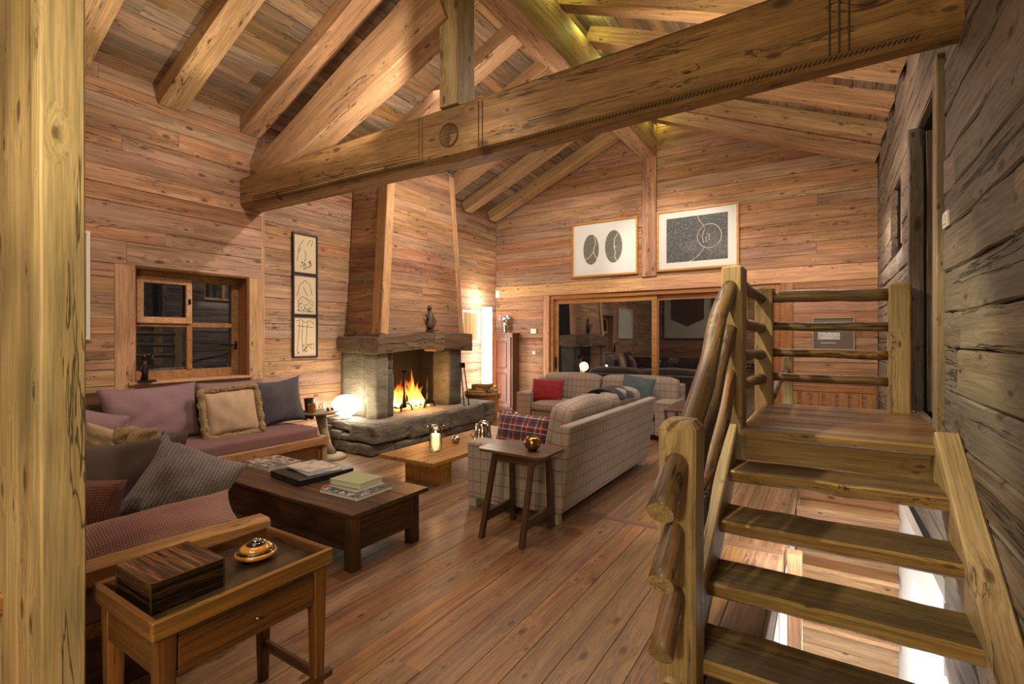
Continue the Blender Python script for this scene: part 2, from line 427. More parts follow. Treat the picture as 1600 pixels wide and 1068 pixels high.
def stone(name, c1, c2, c3, sc_=3., bump=.8, rough=.85):
    m, nt, b = nm(name); k = NT(nt); tc = k.n('ShaderNodeTexCoord'); info = k.n('ShaderNodeObjectInfo')
    comb = k.n('ShaderNodeCombineXYZ')
    for i in range(3): k.l(k.math('MULTIPLY', info.outputs['Random'], 20.+i*7), comb.inputs[i])
    p = k.vadd(tc.outputs['Object'], comb.outputs[0])
    a = k.noise(k.vmul(p, (1, 1, 2.2)), sc_, 6, .62, .8); f = k.noise(p, sc_*14, 4, .7); w_ = k.noise(k.vmul(p, (1, 1, 5)), sc_*2, 3, .5, 1.5)
    col = k.mix(k.ramp(a, [(.32, g1(0)), (.66, g1(1))]), hexc(c1), hexc(c2))
    col = k.mix(k.math('MULTIPLY', k.ramp(w_, [(.52, g1(0)), (.68, g1(1))]), .5), col, hexc(c3))
    col = k.mix(.6, col, k.ramp(f, [(.3, g1(.6)), (.65, g1(1.1))]), 'MULTIPLY')
    k.l(col, b.inputs['Base Color']); b.inputs['Roughness'].default_value = rough
    h = k.math('ADD', k.math('MULTIPLY', f, .35), k.math('ADD', a, k.math('MULTIPLY', w_, .5)))
    bp = k.n('ShaderNodeBump'); bp.inputs['Strength'].default_value = bump; bp.inputs['Distance'].default_value = .02
    k.l(h, bp.inputs['Height']); k.l(bp.outputs[0], b.inputs['Normal'])
    return m
def speckle(name, c1, c2, scale, thr=.5, soft=.04, stretch=(1, 1, 1)):
    m, nt, b = nm(name); k = NT(nt); tc = k.n('ShaderNodeTexCoord')
    f = k.noise(k.vmul(tc.outputs['Object'], stretch), scale, 6, .75, .3)
    k.l(k.mix(k.ramp(f, [(thr-soft, g1(0)), (thr+soft, g1(1))]), hexc(c1), hexc(c2)), b.inputs['Base Color'])
    b.inputs['Roughness'].default_value = .7; b.inputs['Coat Weight'].default_value = .3; b.inputs['Coat Roughness'].default_value = .06
    return m

M = {}
M['wall'] = wood('wall_larch', 'c6a080', '936c4f', '80695a', var=.32, crack=.8, knots=1.0, stain_amt=.4, rough=.66)
M['wall_back'] = wood('wall_larch_back', 'b99071', '87624a', '72594a', var=.28, crack=.6, knots=.9, rough=.64)
M['pale'] = wood('pale_planed_larch', 'c9a17c', 'ad8460', None, var=.12, crack=.25, knots=.8, rough=.55, bump=.15)
M['ceil'] = wood('roof_boards', '9f7d5b', '634c38', '6d6054', var=.55, crack=.7, knots=.8, stain_amt=.6, rough=.7, hue=.015)
M['rafter'] = wood('rafter_larch', 'c6a27c', '9d7a59', '8a705a', var=.14, crack=.9, knots=.9, rough=.62, bump=.35)
M['beam'] = wood('old_carved_beam', 'a98b5e', '785c3b', '6a543c', var=.02, crack=1.2, knots=1.1, rough=.55, bump=.55, scale=.8, worm=0)
M['post'] = wood('foreground_pine', 'cdb78c', 'a08960', '524b36', var=.08, crack=.9, knots=1.1, rough=.6, scale=.85, bump=.4, stain_amt=.8)
M['newel'] = wood('newel_pine', 'b7a27c', '8c7552', '746448', var=.08, crack=.6, knots=.9, rough=.55, scale=.9)
M['old'] = wood('old_hewn_timber', '8a7b6d', '584c42', '6b645c', var=.40, crack=1.5, knots=1.1, rough=.75, bump=.9, stain_amt=.75, scale=.8, hue=.03, cst=.3)
M['floor'] = wood('floor_larch', '987656', '6b4f3a', '594434', var=.26, crack=.5, knots=.9, rough=.30, bump=.16, stain_amt=.4, coat=.2)
M['tread'] = wood('tread_oak', '7d6542', '4a3a28', '3f352a', var=.08, crack=.7, knots=.7, rough=.45, stain_amt=.6)
M['log'] = wood('peeled_log', '8a683f', '34231a', '54463a', var=.16, crack=1.5, knots=1.2, rough=.42, bump=.8, stain_amt=.5, scale=1.3, coat=.15)
M['orange'] = wood('door_frame_larch', 'a87a50', '8c6240', None, var=.08, crack=.15, knots=.5, rough=.4, bump=.1)
M['winframe'] = wood('window_frame_larch', 'a98056', '876241', None, var=.08, crack=.15, knots=.5, rough=.45, bump=.1)
M['bench'] = wood('bench_larch', 'ab8358', '866040', None, var=.1, crack=.4, knots=.9, rough=.5, bump=.2)
M['benchZ'] = wood('bench_larch_upright', 'b98a55', '96683c', None, var=.1, crack=.4, knots=.9, rough=.5, bump=.2, axis='Z')
M['slat'] = wood('slat_oak', 'a87c4a', '93683a', None, var=.12, crack=.1, knots=.05, rough=.45, bump=.05, coat=.05)
M['dark'] = wood('dark_oak', '604432', '38271d', '281c15', var=.05, crack=.5, knots=.6, rough=.4, bump=.25, coat=.1)
M['darkY'] = wood('dark_oak_y', '604432', '38271d', '281c15', var=.05, crack=.5, knots=.6, rough=.4, bump=.25, coat=.1, axis='Y')
M['darkZ'] = wood('dark_oak_z', '6a4c34', '3f2a1c', '2c1c14', var=.05, crack=.5, knots=.6, rough=.45, bump=.25, axis='Z')
M['side'] = wood('worn_oak', '8a5f34', '452d19', '2c2018', var=.05, crack=.4, knots=.5, rough=.42, bump=.3, coat=.15, axis='Y', stain_amt=.8)
M['sideX'] = wood('worn_oak_x', '8a5f34', '452d19', '2c2018', var=.05, crack=.4, knots=.5, rough=.42, bump=.3, coat=.15, stain_amt=.8)
M['sideZ'] = wood('worn_oak_z', '805832', '422b18', '2c2018', var=.05, crack=.4, knots=.5, rough=.45, bump=.3, coat=.1, axis='Z', stain_amt=.8)
M['sidetop'] = wood('worn_oak_top', '493727', '2d2219', '221912', var=.02, crack=.4, knots=.5, rough=.3, bump=.25, coat=.25, axis='Y', stain_amt=.8)
def ebony(name, c1, c2, c3, axis_scale, thr=.5):
    m, nt, b = nm(name); k = NT(nt); tc = k.n('ShaderNodeTexCoord')
    a = k.noise(k.vmul(tc.outputs['Object'], axis_scale), 1, 4, .6, .7); f = k.noise(k.vmul(tc.outputs['Object'], tuple(4*v for v in axis_scale)), 1, 3, .6, .3)
    col = k.ramp(a, [(.36, hexc(c2)), (thr-.02, hexc(c2)), (thr+.04, hexc(c1)), (thr+.10, hexc(c3)), (.68, hexc(c1))])
    col = k.mix(.5, col, k.ramp(f, [(.35, g1(.35)), (.6, g1(1.1))]), 'MULTIPLY')
    k.l(col, b.inputs['Base Color']); b.inputs['Roughness'].default_value = .18; b.inputs['Coat Weight'].default_value = .5; b.inputs['Coat Roughness'].default_value = .05
    return m
M['ebony'] = ebony('striped_ebony', '5c3b22', '17100c', '80552f', (2.2, 50, 50), .49)
M['ebonyY'] = ebony('striped_ebony_side', '33221a', '140e0b', '4a3020', (3, 3, 60), .52)
M['cherry'] = wood('cherry_wood', '6e4431', '4a2b1e', None, var=.02, crack=.1, knots=.3, rough=.3, bump=.08, axis='Z', coat=.3)
M['logwood'] = wood('split_firewood', 'b08a5e', '765236', '5d4632', var=.3, crack=1, knots=.3, rough=.8, bump=.6)
M['char'] = plain('charred_log', '1a1210', .9)
M['stone'] = stone('hearth_stone', '403a32', '6f685b', '89806f', 3.2, 1.3)
M['stone_top'] = stone('hearth_slab', '605b52', '87817a', '989286', 2.6, 1.)
M['pillar'] = stone('fireplace_pillar_stone', '6a6452', '938c77', '7f7965', 2.4, .9)
M['pillar_d'] = stone('fireplace_grey_stone', '4d4b44', '6d6a60', '403e38', 2.6, .9)
M['mantel'] = wood('mantel_oak', '84705a', '5c4a38', '6e6252', var=.12, crack=1.4, knots=.8, rough=.7, bump=.8, stain_amt=.6)
M['soot'] = plain('sooty_firebrick', '17110e', .95)
M['iron'] = plain('wrought_iron', '1b1919', .5, .7)
M['black'] = plain('black_paint', '17151a', .45)
M['frameblk'] = plain('dark_frame', '2b2226', .4)
M['framewood'] = wood('picture_frame_wood', 'c48a50', 'b07840', None, var=.05, crack=0, knots=0, rough=.35, bump=.03)
M['mat'] = plain('mat_board', 'c6cac8', .8)
M['matgrey'] = plain('art_paper', 'c9ccc8', .8)
M['cream'] = plain('aged_paper', 'cdbd9c', .8)
M['ink'] = plain('ink', '2a2420', .8)
M['chalk'] = plain('white_line', 'd9d8d2', .8)
M['etch'] = speckle('etched_ground', '33353a', '77797b', 60, .56, .08, (1, 1, 1))
M['etch2'] = speckle('etched_oval', '3a3933', '8b8a80', 90, .52, .07)
M['white'] = plain('white_plaster', 'e9e8e6', .7)
M['whitepl'] = plain('white_plastic', 'dedad2', .4)
M['grey'] = plain('grey_plastic', '9a9488', .5)
M['linen'] = fabric('mauve_linen', '8c6f73', '7d6266')
M['linen_d'] = fabric('rose_brown_linen', '7c5a54', '6b4c48')
M['knit'] = fabric('grey_knit', '8a7f7b', '766c69', 'knit')
M['ribbed'] = fabric('charcoal_ribbed', '5f5a60', '4f4b51', 'knit')
M['taupe'] = fabric('taupe_velvet', '54443f', '483935')
M['hound'] = fabric('houndstooth_rose', 'a67f6c', '96705f', 'hound', line='57303a')
M['houndd'] = fabric('houndstooth_brown', '7a5040', '6b4438', 'hound', line='3a2426')
M['creamf'] = fabric('cream_linen', 'b79c80', 'ab9074')
M['fur'] = fabric('tan_fur', '9c8260', '75603f', cell=90)
M['check'] = fabric('windowpane_check', '968f86', '867f76', 'check')
M['tartan'] = fabric('tartan_wool', '7c2a30', '6a2228', 'tartan')
M['red'] = fabric('brick_red_felt', '8f2a32', '7f242c')
M['bluegrey'] = fabric('slate_velvet', '4f5c63', '44515a')
M['throw'] = fabric('dark_grey_wool', '303036', '28282d')
M['patch'] = fabric('patterned_cotton', 'b87a78', '8f4c52', 'tartan')
M['gold'] = plain('mercury_glass', 'a07a45', .18, .95)
M['silver'] = plain('polished_silver', 'b9b2ac', .08, 1)
M['glass'] = plain('clear_glass', (1, 1, 1), .0, 0, trans=1)
M['glass'].node_tree.nodes['Principled BSDF'].inputs['IOR'].default_value = 1.95
def thin_glass():
    m = bpy.data.materials.new('hurricane_glass'); m.use_nodes = True; nt = m.node_tree; k = NT(nt)
    for x in list(nt.nodes): nt.nodes.remove(x)
    tr = k.n('ShaderNodeBsdfTransparent'); tr.inputs[0].default_value = (.93, .94, .93, 1); gs = k.n('ShaderNodeBsdfGlossy'); gs.inputs['Roughness'].default_value = .03
    lw_ = k.n('ShaderNodeLayerWeight'); lw_.inputs[0].default_value = .35; mx = k.n('ShaderNodeMixShader'); out = k.n('ShaderNodeOutputMaterial')
    k.l(k.math('ADD', .05, k.math('MULTIPLY', lw_.outputs['Fresnel'], .8), clamp=True), mx.inputs[0]); k.l(tr.outputs[0], mx.inputs[1]); k.l(gs.outputs[0], mx.inputs[2]); k.l(mx.outputs[0], out.inputs[0])
    return m
M['thinglass'] = thin_glass()
M['amber'] = plain('amber_glass', 'd29a4a', .05, 0, trans=.8)
M['wax'] = plain('candle_wax', 'e6cfa8', .5, emis=(1, .62, .3), es=1.2)
M['flame'] = plain('candle_flame', (1, .8, .4), .5, emis=(1, .7, .3), es=30)
M['lamp'] = plain('opal_lamp_glass', 'ffffff', .4, emis=(1, .86, .68), es=9)
M['tube'] = plain('paper_tube_lamp', 'ffffff', .6, emis=(1, .88, .76), es=8)
M['bronze'] = plain('dark_bronze', '33261c', .45, .6)
M['carved'] = plain('carved_figure_wood', '4a3426', .6)
M['pot'] = plain('dark_ceramic', '2b2a28', .5)
M['wicker'] = wood('wicker', 'a27c50', '6e4e2e', None, var=.1, crack=.5, knots=0, rough=.6, scale=2)
M['paper'] = plain('page_edges', 'cfc8ba', .8)
M['sage'] = plain('sage_cloth_cover', '8f8f6a', .7)
M['cover1'] = speckle('magazine_cover_brown', 'a8988c', '5a4038', 14, .5, .03, (1, 2, 1))
M['cover2'] = speckle('magazine_cover_blue', 'b8a898', '6a7f92', 9, .55, .06, (1, 1, 1))
M['cover3'] = speckle('book_cover_bw', '2c2c2e', 'a9aaac', 13, .52, .03, (2, 1, 1))
M['pink'] = plain('pink_ribbon', 'b04a5c', .6)
M['ceramic'] = plain('amber_lacquer', 'b4762c', .12, coat=.8)
M['ceramicd'] = plain('black_lacquer', '1c1412', .1, coat=.8)
M['art_stripes'] = speckle('striped_textile', 'a85a3c', '7f9a5a', 26, .5, .04, (1, 2.5, .15))
M['darkprint'] = plain('brown_print', '5c5045', .6)
M['silverflower'] = plain('silvered_petals', 'b8bcc4', .25, .8)
def fire_mat():
    m = bpy.data.materials.new('fire'); m.use_nodes = True; nt = m.node_tree; k = NT(nt)
    for x in list(nt.nodes): nt.nodes.remove(x)
    tc = k.n('ShaderNodeTexCoord'); sep = k.n('ShaderNodeSeparateXYZ'); k.l(tc.outputs['Generated'], sep.inputs[0])
    z = sep.outputs[2]
    ns = k.noise(k.vmul(tc.outputs['Object'], (1, 1, .35)), 14, 3, .6, .5)
    f = k.math('ADD', z, k.math('MULTIPLY', k.math('SUBTRACT', ns, .5), .9))
    col = k.ramp(f, [(.05, (1, .72, .30, 1)), (.35, (1, .42, .06, 1)), (.75, (1, .16, .01, 1)), (1, (.7, .06, 0, 1))])
    st = k.ramp(f, [(.1, g1(1)), (.55, g1(.5)), (.95, g1(.12))])
    e = k.n('ShaderNodeEmission'); k.l(col, e.inputs[0]); k.l(k.math('MULTIPLY', st, 4.5), e.inputs[1])
    tr = k.n('ShaderNodeBsdfTransparent'); mx = k.n('ShaderNodeMixShader'); out = k.n('ShaderNodeOutputMaterial')
    k.l(k.ramp(f, [(.30, g1(.05)), (.9, g1(.95))]), mx.inputs[0]); k.l(e.outputs[0], mx.inputs[1]); k.l(tr.outputs[0], mx.inputs[2]); k.l(mx.outputs[0], out.inputs[0])
    return m
M['fire'] = fire_mat()
# ------------------------------------------------------------------ the setting
XL, XR, YB, YF = -6.25, .66, 9.15, -2.2
XW = -6.18                       # thick window wall stands 7 cm proud
SL = .423
def roof(x): return 4.36+SL*min(x+6.2, .66-x)
def struct(name, mb, mat, **k):
    o = mb.build(name, mat, None, **k); o['kind'] = 'structure'; return o
def clad(parent, plane, pos, z0, z1, fn, mat, hmin=.13, hmax=.24, seg=(1.6, 3.4), th=.03, n=2, jit=.002, name='plank', gap=.003, ch=.004):
    """horizontal boards; plane 'x' : wall at x=pos running in Y, 'y' : wall at y=pos running in X. pos = visible face;
    th signed so that the boards lie behind the face"""
    z = z0
    while z < z1-.02:
        h = min(R.uniform(hmin, hmax), z1-z)
        if z1-z-h < .06: h = z1-z
        for (a, b) in fn(z, z+h):
            u = a
            while u < b-.02:
                v = min(b, u+R.uniform(*seg))
                if b-v < .5: v = b
                d = th/2+R.uniform(0, .0035)*(1 if th > 0 else -1)
                g = gap/2
                if plane == 'x':
                    timber(name, (pos+d, u+g, z+h/2), (pos+d, v-g, z+h/2), abs(th), h-gap, mat, parent, n=n, jit=jit, ch=ch)
                else:
                    timber(name, (u+g, pos+d, z+h/2), (v-g, pos+d, z+h/2), abs(th), h-gap, mat, parent, n=n, jit=jit, ch=ch)
                u = v
        z += h
# hole of the stair well
HX0, HY0, HY1 = -.27, 2.45, 6.7
# floor
fl = MB(); fl.box(XL-.2, HX0, YF, YB+.2, -.25, -.03); fl.box(HX0, XR+.1, YF, HY0, -.25, -.03); fl.box(HX0, XR+.1, HY1+.035, YB+.2, -.25, -.03)
floor = struct('floor', fl, M['soot'])
x = -6.2
while x < XR:
    wd = R.choice([.13, .15, .16, .17, .19, .21]); x1 = min(x+wd, XR)
    y = -2.2; cut = []
    if x1 > HX0+.01 and x < HX0: x1 = HX0
    spans = [(YF, YB)] if x1 <= HX0+.001 else [(YF, HY0), (HY1, YB)]
    # a cross board runs under the sofa to the stair
    out = []
    for a, b in spans:
        if x > -1.95 and x1 <= HX0+.001: out += [(a, 4.12), (4.24, b)]
        else: out.append((a, b))
    for a, b in out:
        u = a
        while u < b-.01:
            v = min(b, u+R.uniform(2.0, 4.2))
            if b-v < .8: v = b
            timber('plank', ((x+x1)/2, u, -.0175), ((x+x1)/2, v, -.0175), x1-x-.0025, .035, M['floor'], floor, jit=.0006, ch=.002)
            u = v
    x = x1
timber('plank', (-1.95, 4.18, -.0175), (HX0, 4.18, -.0175), .117, .035, M['floor'], floor, jit=.0005, ch=.002)
# ceiling
cm = MB()
zr = roof(-2.77)
cm.hexa([(-6.6, YF, roof(-6.6)+.05), (-2.77, YF, zr+.05), (-2.77, YB+.2, zr+.05), (-6.6, YB+.2, roof(-6.6)+.05)],
        [(-6.6, YF, roof(-6.6)+.15), (-2.77, YF, zr+.15), (-2.77, YB+.2, zr+.15), (-6.6, YB+.2, roof(-6.6)+.15)])
cm.hexa([(-2.77, YF, zr+.05), (1.1, YF, roof(1.1)+.05), (1.1, YB+.2, roof(1.1)+.05), (-2.77, YB+.2, zr+.05)],
        [(-2.77, YF, zr+.15), (1.1, YF, roof(1.1)+.15), (1.1, YB+.2, roof(1.1)+.15), (-2.77, YB+.2, zr+.15)])
ceiling = struct('ceiling', cm, M['soot'])
nl = (-SL, 0, 1); nr = (SL, 0, 1)
for side in (0, 1):
    t = 0.0; Ls = 3.43
    while t < Ls:
        wd = R.uniform(.13, .22); t1 = min(t+wd, Ls); tm = (t+t1)/2
        xm = -6.2+tm if side == 0 else .66-tm
        y = YF
        while y < YB-.01:
            y1 = min(YB, y+R.uniform(1.8, 4.5))
            if YB-y1 < .7: y1 = YB
            z = roof(xm)+.02+R.uniform(0, .004)
            timber('plank', (xm, y, z), (xm, y1, z), (t1-t)*math.hypot(1, SL)-.004, .035, M['ceil'], ceiling, up=nl if side == 0 else nr, jit=.0015, ch=.004)
            y = y1
        t = t1
# left wall: thick window wall and thinner picture wall
wm = MB()
wm.box(XW-.35, XW-.03, YF, 2.265, -.25, 4.5); wm.box(XW-.35, XW-.03, 3.49, 3.66, -.25, 4.5)
wm.box(XW-.35, XW-.03, 2.265, 3.49, -.25, 1.12); wm.box(XW-.35, XW-.03, 2.265, 3.49, 2.37, 4.5)
wm.box(XL-.25, XL-.03, 3.66, YB+.2, -.25, 4.5)
wall_left = struct('wall_left', wm, M['soot'])
def fnL(a, b):
    if b <= 1.13: return [(YF, 3.66)]
    if a >= 2.36: return [(YF, 3.66)]
    return [(YF, 2.085)]
clad(wall_left, 'x', XW, 0, 1.11, fnL, M['wall'], th=-.03)
clad(wall_left, 'x', XW, 1.11, 2.37, fnL, M['wall'], th=-.03, hmin=.12, hmax=.2)
clad(wall_left, 'x', XW, 2.37, 4.45, fnL, M['wall'], th=-.03, seg=(2.6, 5), hmin=.14, hmax=.26)
clad(wall_left, 'x', XL, 0, 4.45, lambda a, b: [(3.66, YB)], M['wall'], th=-.03, seg=(1.6, 4), hmin=.11, hmax=.2)
timber('plank', (XW-.06, 3.665, 0), (XW-.06, 3.665, 4.4), .02, .13, M['pale'], wall_left, up=(0, 1, 0))
timber('window_casing', (XW-.012, 2.175, 0.9), (XW-.012, 2.175, 2.37), .035, .18, M['pale'], wall_left, up=(0, 1, 0), jit=.001)
timber('window_casing', (XW-.012, 3.575, 0.9), (XW-.012, 3.575, 2.37), .035, .17, M['pale'], wall_left, up=(0, 1, 0), jit=.001)
# reveals of the window
rv = [((XW-.14, 2.272, 1.12), (XW-.14, 2.272, 2.37), (0, 1, 0), .25, .014), ((XW-.14, 3.483, 1.12), (XW-.14, 3.483, 2.37), (0, 1, 0), .25, .014)]
for a, b, up, w_, h_ in rv: timber('reveal_board', a, b, w_, h_, M['winframe'], wall_left, up=up, jit=.0005)
timber('reveal_board', (XW-.14, 2.28, 2.362), (XW-.14, 3.475, 2.362), .25, .014, M['winframe'], wall_left, jit=.0005)
timber('window_sill', (XW-.11, 2.2, 1.115), (XW-.11, 3.52, 1.115), .30, .03, M['pale'], wall_left, jit=.0005)
# window 1: left upper light is a small casement of its own
XG = XW-.22
w1 = MB(); w1.box(XG-.05, XG, 2.28, 2.35, 1.13, 2.355); w1.box(XG-.05, XG, 3.39, 3.475, 1.13, 2.355)
w1.box(XG-.05, XG, 2.35, 3.39, 1.13, 1.23); w1.box(XG-.05, XG, 2.35, 3.39, 2.27, 2.355)
window_1 = struct('window_1', w1, M['winframe'], bev=.004)
q = MB(); q.box(XG-.04, XG+.012, 2.86, 2.92, 1.23, 2.27); q.build('mullion', M['winframe'], window_1, bev=.003)
q = MB(); q.box(XG-.038, XG+.010, 2.35, 3.39, 1.73, 1.785); q.build('glazing_bar', M['winframe'], window_1, bev=.003)
q = MB()
for a in ((2.345, 2.41, 1.77, 2.29), (2.84, 2.90, 1.77, 2.29), (2.41, 2.84, 1.77, 1.84), (2.41, 2.84, 2.22, 2.29)): q.box(XG+.012, XG+.045, *a)
q.build('small_casement', M['pale'], window_1, bev=.003)
for a, b_ in (((2.35, 2.86), (1.23, 1.73)), ((2.35, 2.86), (1.785, 2.27)), ((2.92, 3.39), (1.23, 1.73)), ((2.92, 3.39), (1.785, 2.27))):
    q = MB(); q.box(XG-.024, XG-.018, *a, *b_); q.build('pane', M['glass'], window_1)
q = MB(); q.box(XG+.045, XG+.06, 2.862, 2.882, 2.0, 2.06); q.tube([(XG+.06, 2.872, 2.05), (XG+.075, 2.872, 2.01)], .006); q.build('casement_catch', M['iron'], window_1)
q = MB(); q.box(XG, XG+.012, 3.425, 3.445, 1.46, 1.56); q.tube([(XG+.012, 3.435, 1.51), (XG+.045, 3.435, 1.51), (XG+.045, 3.29, 1.52)], .009); q.build('window_handle', M['iron'], window_1)
q = MB(); q.box(XG, XG+.02, 2.32, 2.34, 1.85, 1.93); q.box(XG, XG+.02, 2.32, 2.34, 2.14, 2.22); q.build('hinges', M['iron'], window_1)
# darkness outside the window: the eaves wall of the neighbouring chalet is left out, a snowless dark terrace ground stays
# back wall
bw = MB()
bw.box(XL-.25, -4.9, YB+.03, YB+.25, -.25, 5.9); bw.box(-4.9, -.62, YB+.03, YB+.25, 2.49, 5.9); bw.box(-.62, XR+.3, YB+.03, YB+.25, -.25, 5.9)
wall_back = struct('wall_back', bw, M['soot'])
def fnB(a, b):
    xl = XL if a < 4.34 else -6.2+(a-4.36)/SL
    xr = XR if a < 4.34 else .66-(a-4.36)/SL
    out = []
    if b <= 2.5: return [(XL, -5.05), (-.44, XR)]
    if xl < -2.92: out.append((xl, -2.905))
    if xr > -2.645: out.append((-2.645, xr))
    return out
clad(wall_back, 'y', YB, 0, 2.495, fnB, M['wall_back'], th=.03, seg=(.9, 2.6))
timber('plank', (XL, YB+.012, 2.62), (-2.93, YB+.012, 2.62), .04, .25, M['pale'], wall_back)
timber('plank', (-2.93, YB+.012, 2.62), (XR, YB+.012, 2.62), .04, .25, M['pale'], wall_back)
clad(wall_back, 'y', YB, 2.75, 5.75, fnB, M['wall_back'], th=.03, seg=(2.4, 4.2), hmin=.14, hmax=.26)
timber('plank', (-4.975, YB+.013, 0), (-4.975, YB+.013, 2.49), .14, .034, M['pale'], wall_back, up=(0, 1, 0))
timber('plank', (-.53, YB+.006, 0), (-.53, YB+.006, 2.49), .18, .048, M['orange'], wall_back, up=(0, 1, 0))
timber('wall_post', (-2.775, YB-.01, 2.75), (-2.775, YB-.01, 4.96), .27, .08, M['wall_back'], wall_back, up=(0, 1, 0))
# sliding door
dr = MB(); yd = YB+.10
dr.box(-4.9, -4.82, yd-.07, yd+.08, 0, 2.49); dr.box(-.70, -.62, yd-.07, yd+.08, 0, 2.49); dr.box(-4.82, -.70, yd-.07, yd+.08, 2.41, 2.49); dr.box(-4.82, -.70, yd-.07, yd+.08, 0, .06)
door_1 = struct('door_1', dr, M['orange'], bev=.004)
for k_, (a, b_, yy) in enumerate(((-4.82, -2.66, yd+.0), (-2.74, -.70, yd+.045))):
    q = MB(); q.box(a, a+.10, yy-.02, yy+.02, .06, 2.41); q.box(b_-.10, b_, yy-.02, yy+.02, .06, 2.41)
    q.box(a+.1, b_-.1, yy-.02, yy+.02, .06, .20); q.box(a+.1, b_-.1, yy-.02, yy+.02, 2.31, 2.41)
    f = q.build('sliding_leaf', M['orange'], door_1, bev=.003)
    q = MB(); q.box(a+.1, b_-.1, yy-.010, yy-.004, .2, 2.31); q.build('pane', M['glass'], f)
    q = MB(); q.box(a+.1, b_-.1, yy+.008, yy+.014, .2, 2.31); q.build('pane', M['glass'], f)
q = MB(); q.box(-4.79, -4.76, yd-.035, yd-.02, .95, 1.2); q.tube([(-4.775, yd-.03, 1.0), (-4.775, yd-.07, 1.0), (-4.775, yd-.07, 1.16), (-4.775, yd-.03, 1.16)], .008); q.build('door_handle', M['iron'], door_1)
# right wall of old hewn timbers
rw = MB()
rw.box(XR+.06, XR+.4, YF, 4.45, -.3, 4.5); rw.box(XR+.06, XR+.4, 4.45, 5.5, -.3, .9); rw.box(XR+.06, XR+.4, 4.45, 5.5, 3.42, 4.5)
rw.box(XR+.06, XR+.4, 5.5, 6.47, -.3, 4.5); rw.box(XR+.06, XR+.4, 7.36, YB+.2, -.3, 4.5)
rw.box(XR+.06, XR+.4, 6.47, 7.36, -.3, 2.6); rw.box(XR+.06, XR+.4, 6.47, 7.36, 3.34, 4.5)
wall_right = struct('wall_right', rw, M['soot'])
clad(wall_right, 'x', XR, -.62, .97, lambda a, b: [(YF, 4.3)] if b < .1 else [(YF, YB)], M['old'], th=.06, hmin=.16, hmax=.26, seg=(2.2, 4.2), n=9, jit=.007, ch=.012, gap=.004)
clad(wall_right, 'x', XR, .97, 3.42, lambda a, b: [(YF, 4.44), (5.52, YB)] if (b < 2.62 or a > 3.3) else [(YF, 4.44), (5.52, 6.47), (7.36, YB)], M['old'], th=.06, hmin=.2, hmax=.3, seg=(2.2, 4.2), n=9, jit=.007, ch=.012, gap=.004)
clad(wall_right, 'x', XR, 3.42, 4.45, lambda a, b: [(YF, YB)], M['old'], th=.06, hmin=.22, hmax=.32, seg=(2.6, 4.2), n=9, jit=.007, ch=.012, gap=.004)
# door in the right wall, reached from the landing
d2 = MB(); d2.box(XR-.035, XR+.10, 4.30, 4.45, .97, 3.50)
M['stud'] = wood('grey_stud', 'a08c74', '75634f', '8c8478', var=.02, crack=.8, axis='Z')
door_2 = struct('door_2', d2, M['stud'], bev=.006)
timber('jamb', (XR+.0, 5.53, .97), (XR+.0, 5.53, 3.42), .1, .09, M['old'], door_2, up=(0, 1, 0), n=8, jit=.006)
timber('jamb', (XR+.13, 5.52, .97), (XR+.13, 5.52, 3.38), .12, .07, M['old'], door_2, up=(0, 1, 0), n=8, jit=.006)
timber('jamb', (XR+.34, 5.55, .97), (XR+.34, 5.55, 3.4), .28, .05, M['old'], door_2, up=(0, 1, 0), n=8, jit=.006)
timber('lintel', (XR+.14, 4.46, 3.46), (XR+.14, 5.5, 3.46), .26, .08, M['old'], door_2, n=6)
for z_ in (1.25, 2.0, 2.72):
    q = MB(); q.box(XR+.24, XR+.30, 5.47, 5.53, z_, z_+.06); q.box(XR+.24, XR+.30, 5.47, 5.53, z_+.16, z_+.2); q.build('latch_block', M['old'], door_2, bev=.004)
q = MB(); q.box(XR+.5, XR+.56, 4.3, 5.7, .97, 3.5); q.build('door_leaf', M['old'], door_2)
# small window high in the right wall
w2 = MB(); w2.box(XR+.10, XR+.16, 6.47, 6.53, 2.6, 3.34); w2.box(XR+.1, XR+.16, 7.3, 7.36, 2.6, 3.34); w2.box(XR+.1, XR+.16, 6.53, 7.3, 3.28, 3.34); w2.box(XR+.1, XR+.16, 6.53, 7.3, 2.6, 2.66)
window_2 = struct('window_2', w2, M['pale'], bev=.003)
q = MB(); q.box(XR+.05, XR+.16, 6.93, 6.99, 2.66, 3.28); q.build('mullion', M['pale'], window_2, bev=.003)
for a, b_ in ((6.53, 6.93), (6.99, 7.3)):
    q = MB(); q.box(XR+.125, XR+.131, a, b_, 2.66, 3.28); q.build('pane', M['glass'], window_2)
# wall behind the viewer
bk = MB(); bk.box(XL-.2, XR+.4, YF-.2, YF-.03, -.25, 5.9)
wall_front = struct('wall_front', bk, M['soot'])
clad(wall_front, 'y', YF, 0, 5.75, lambda a, b: [(XL if a < 4.34 else -6.2+(a-4.36)/SL, XR if a < 4.34 else .66-(a-4.36)/SL)], M['wall'], th=-.03, hmin=.2, hmax=.3, seg=(2.5, 4))
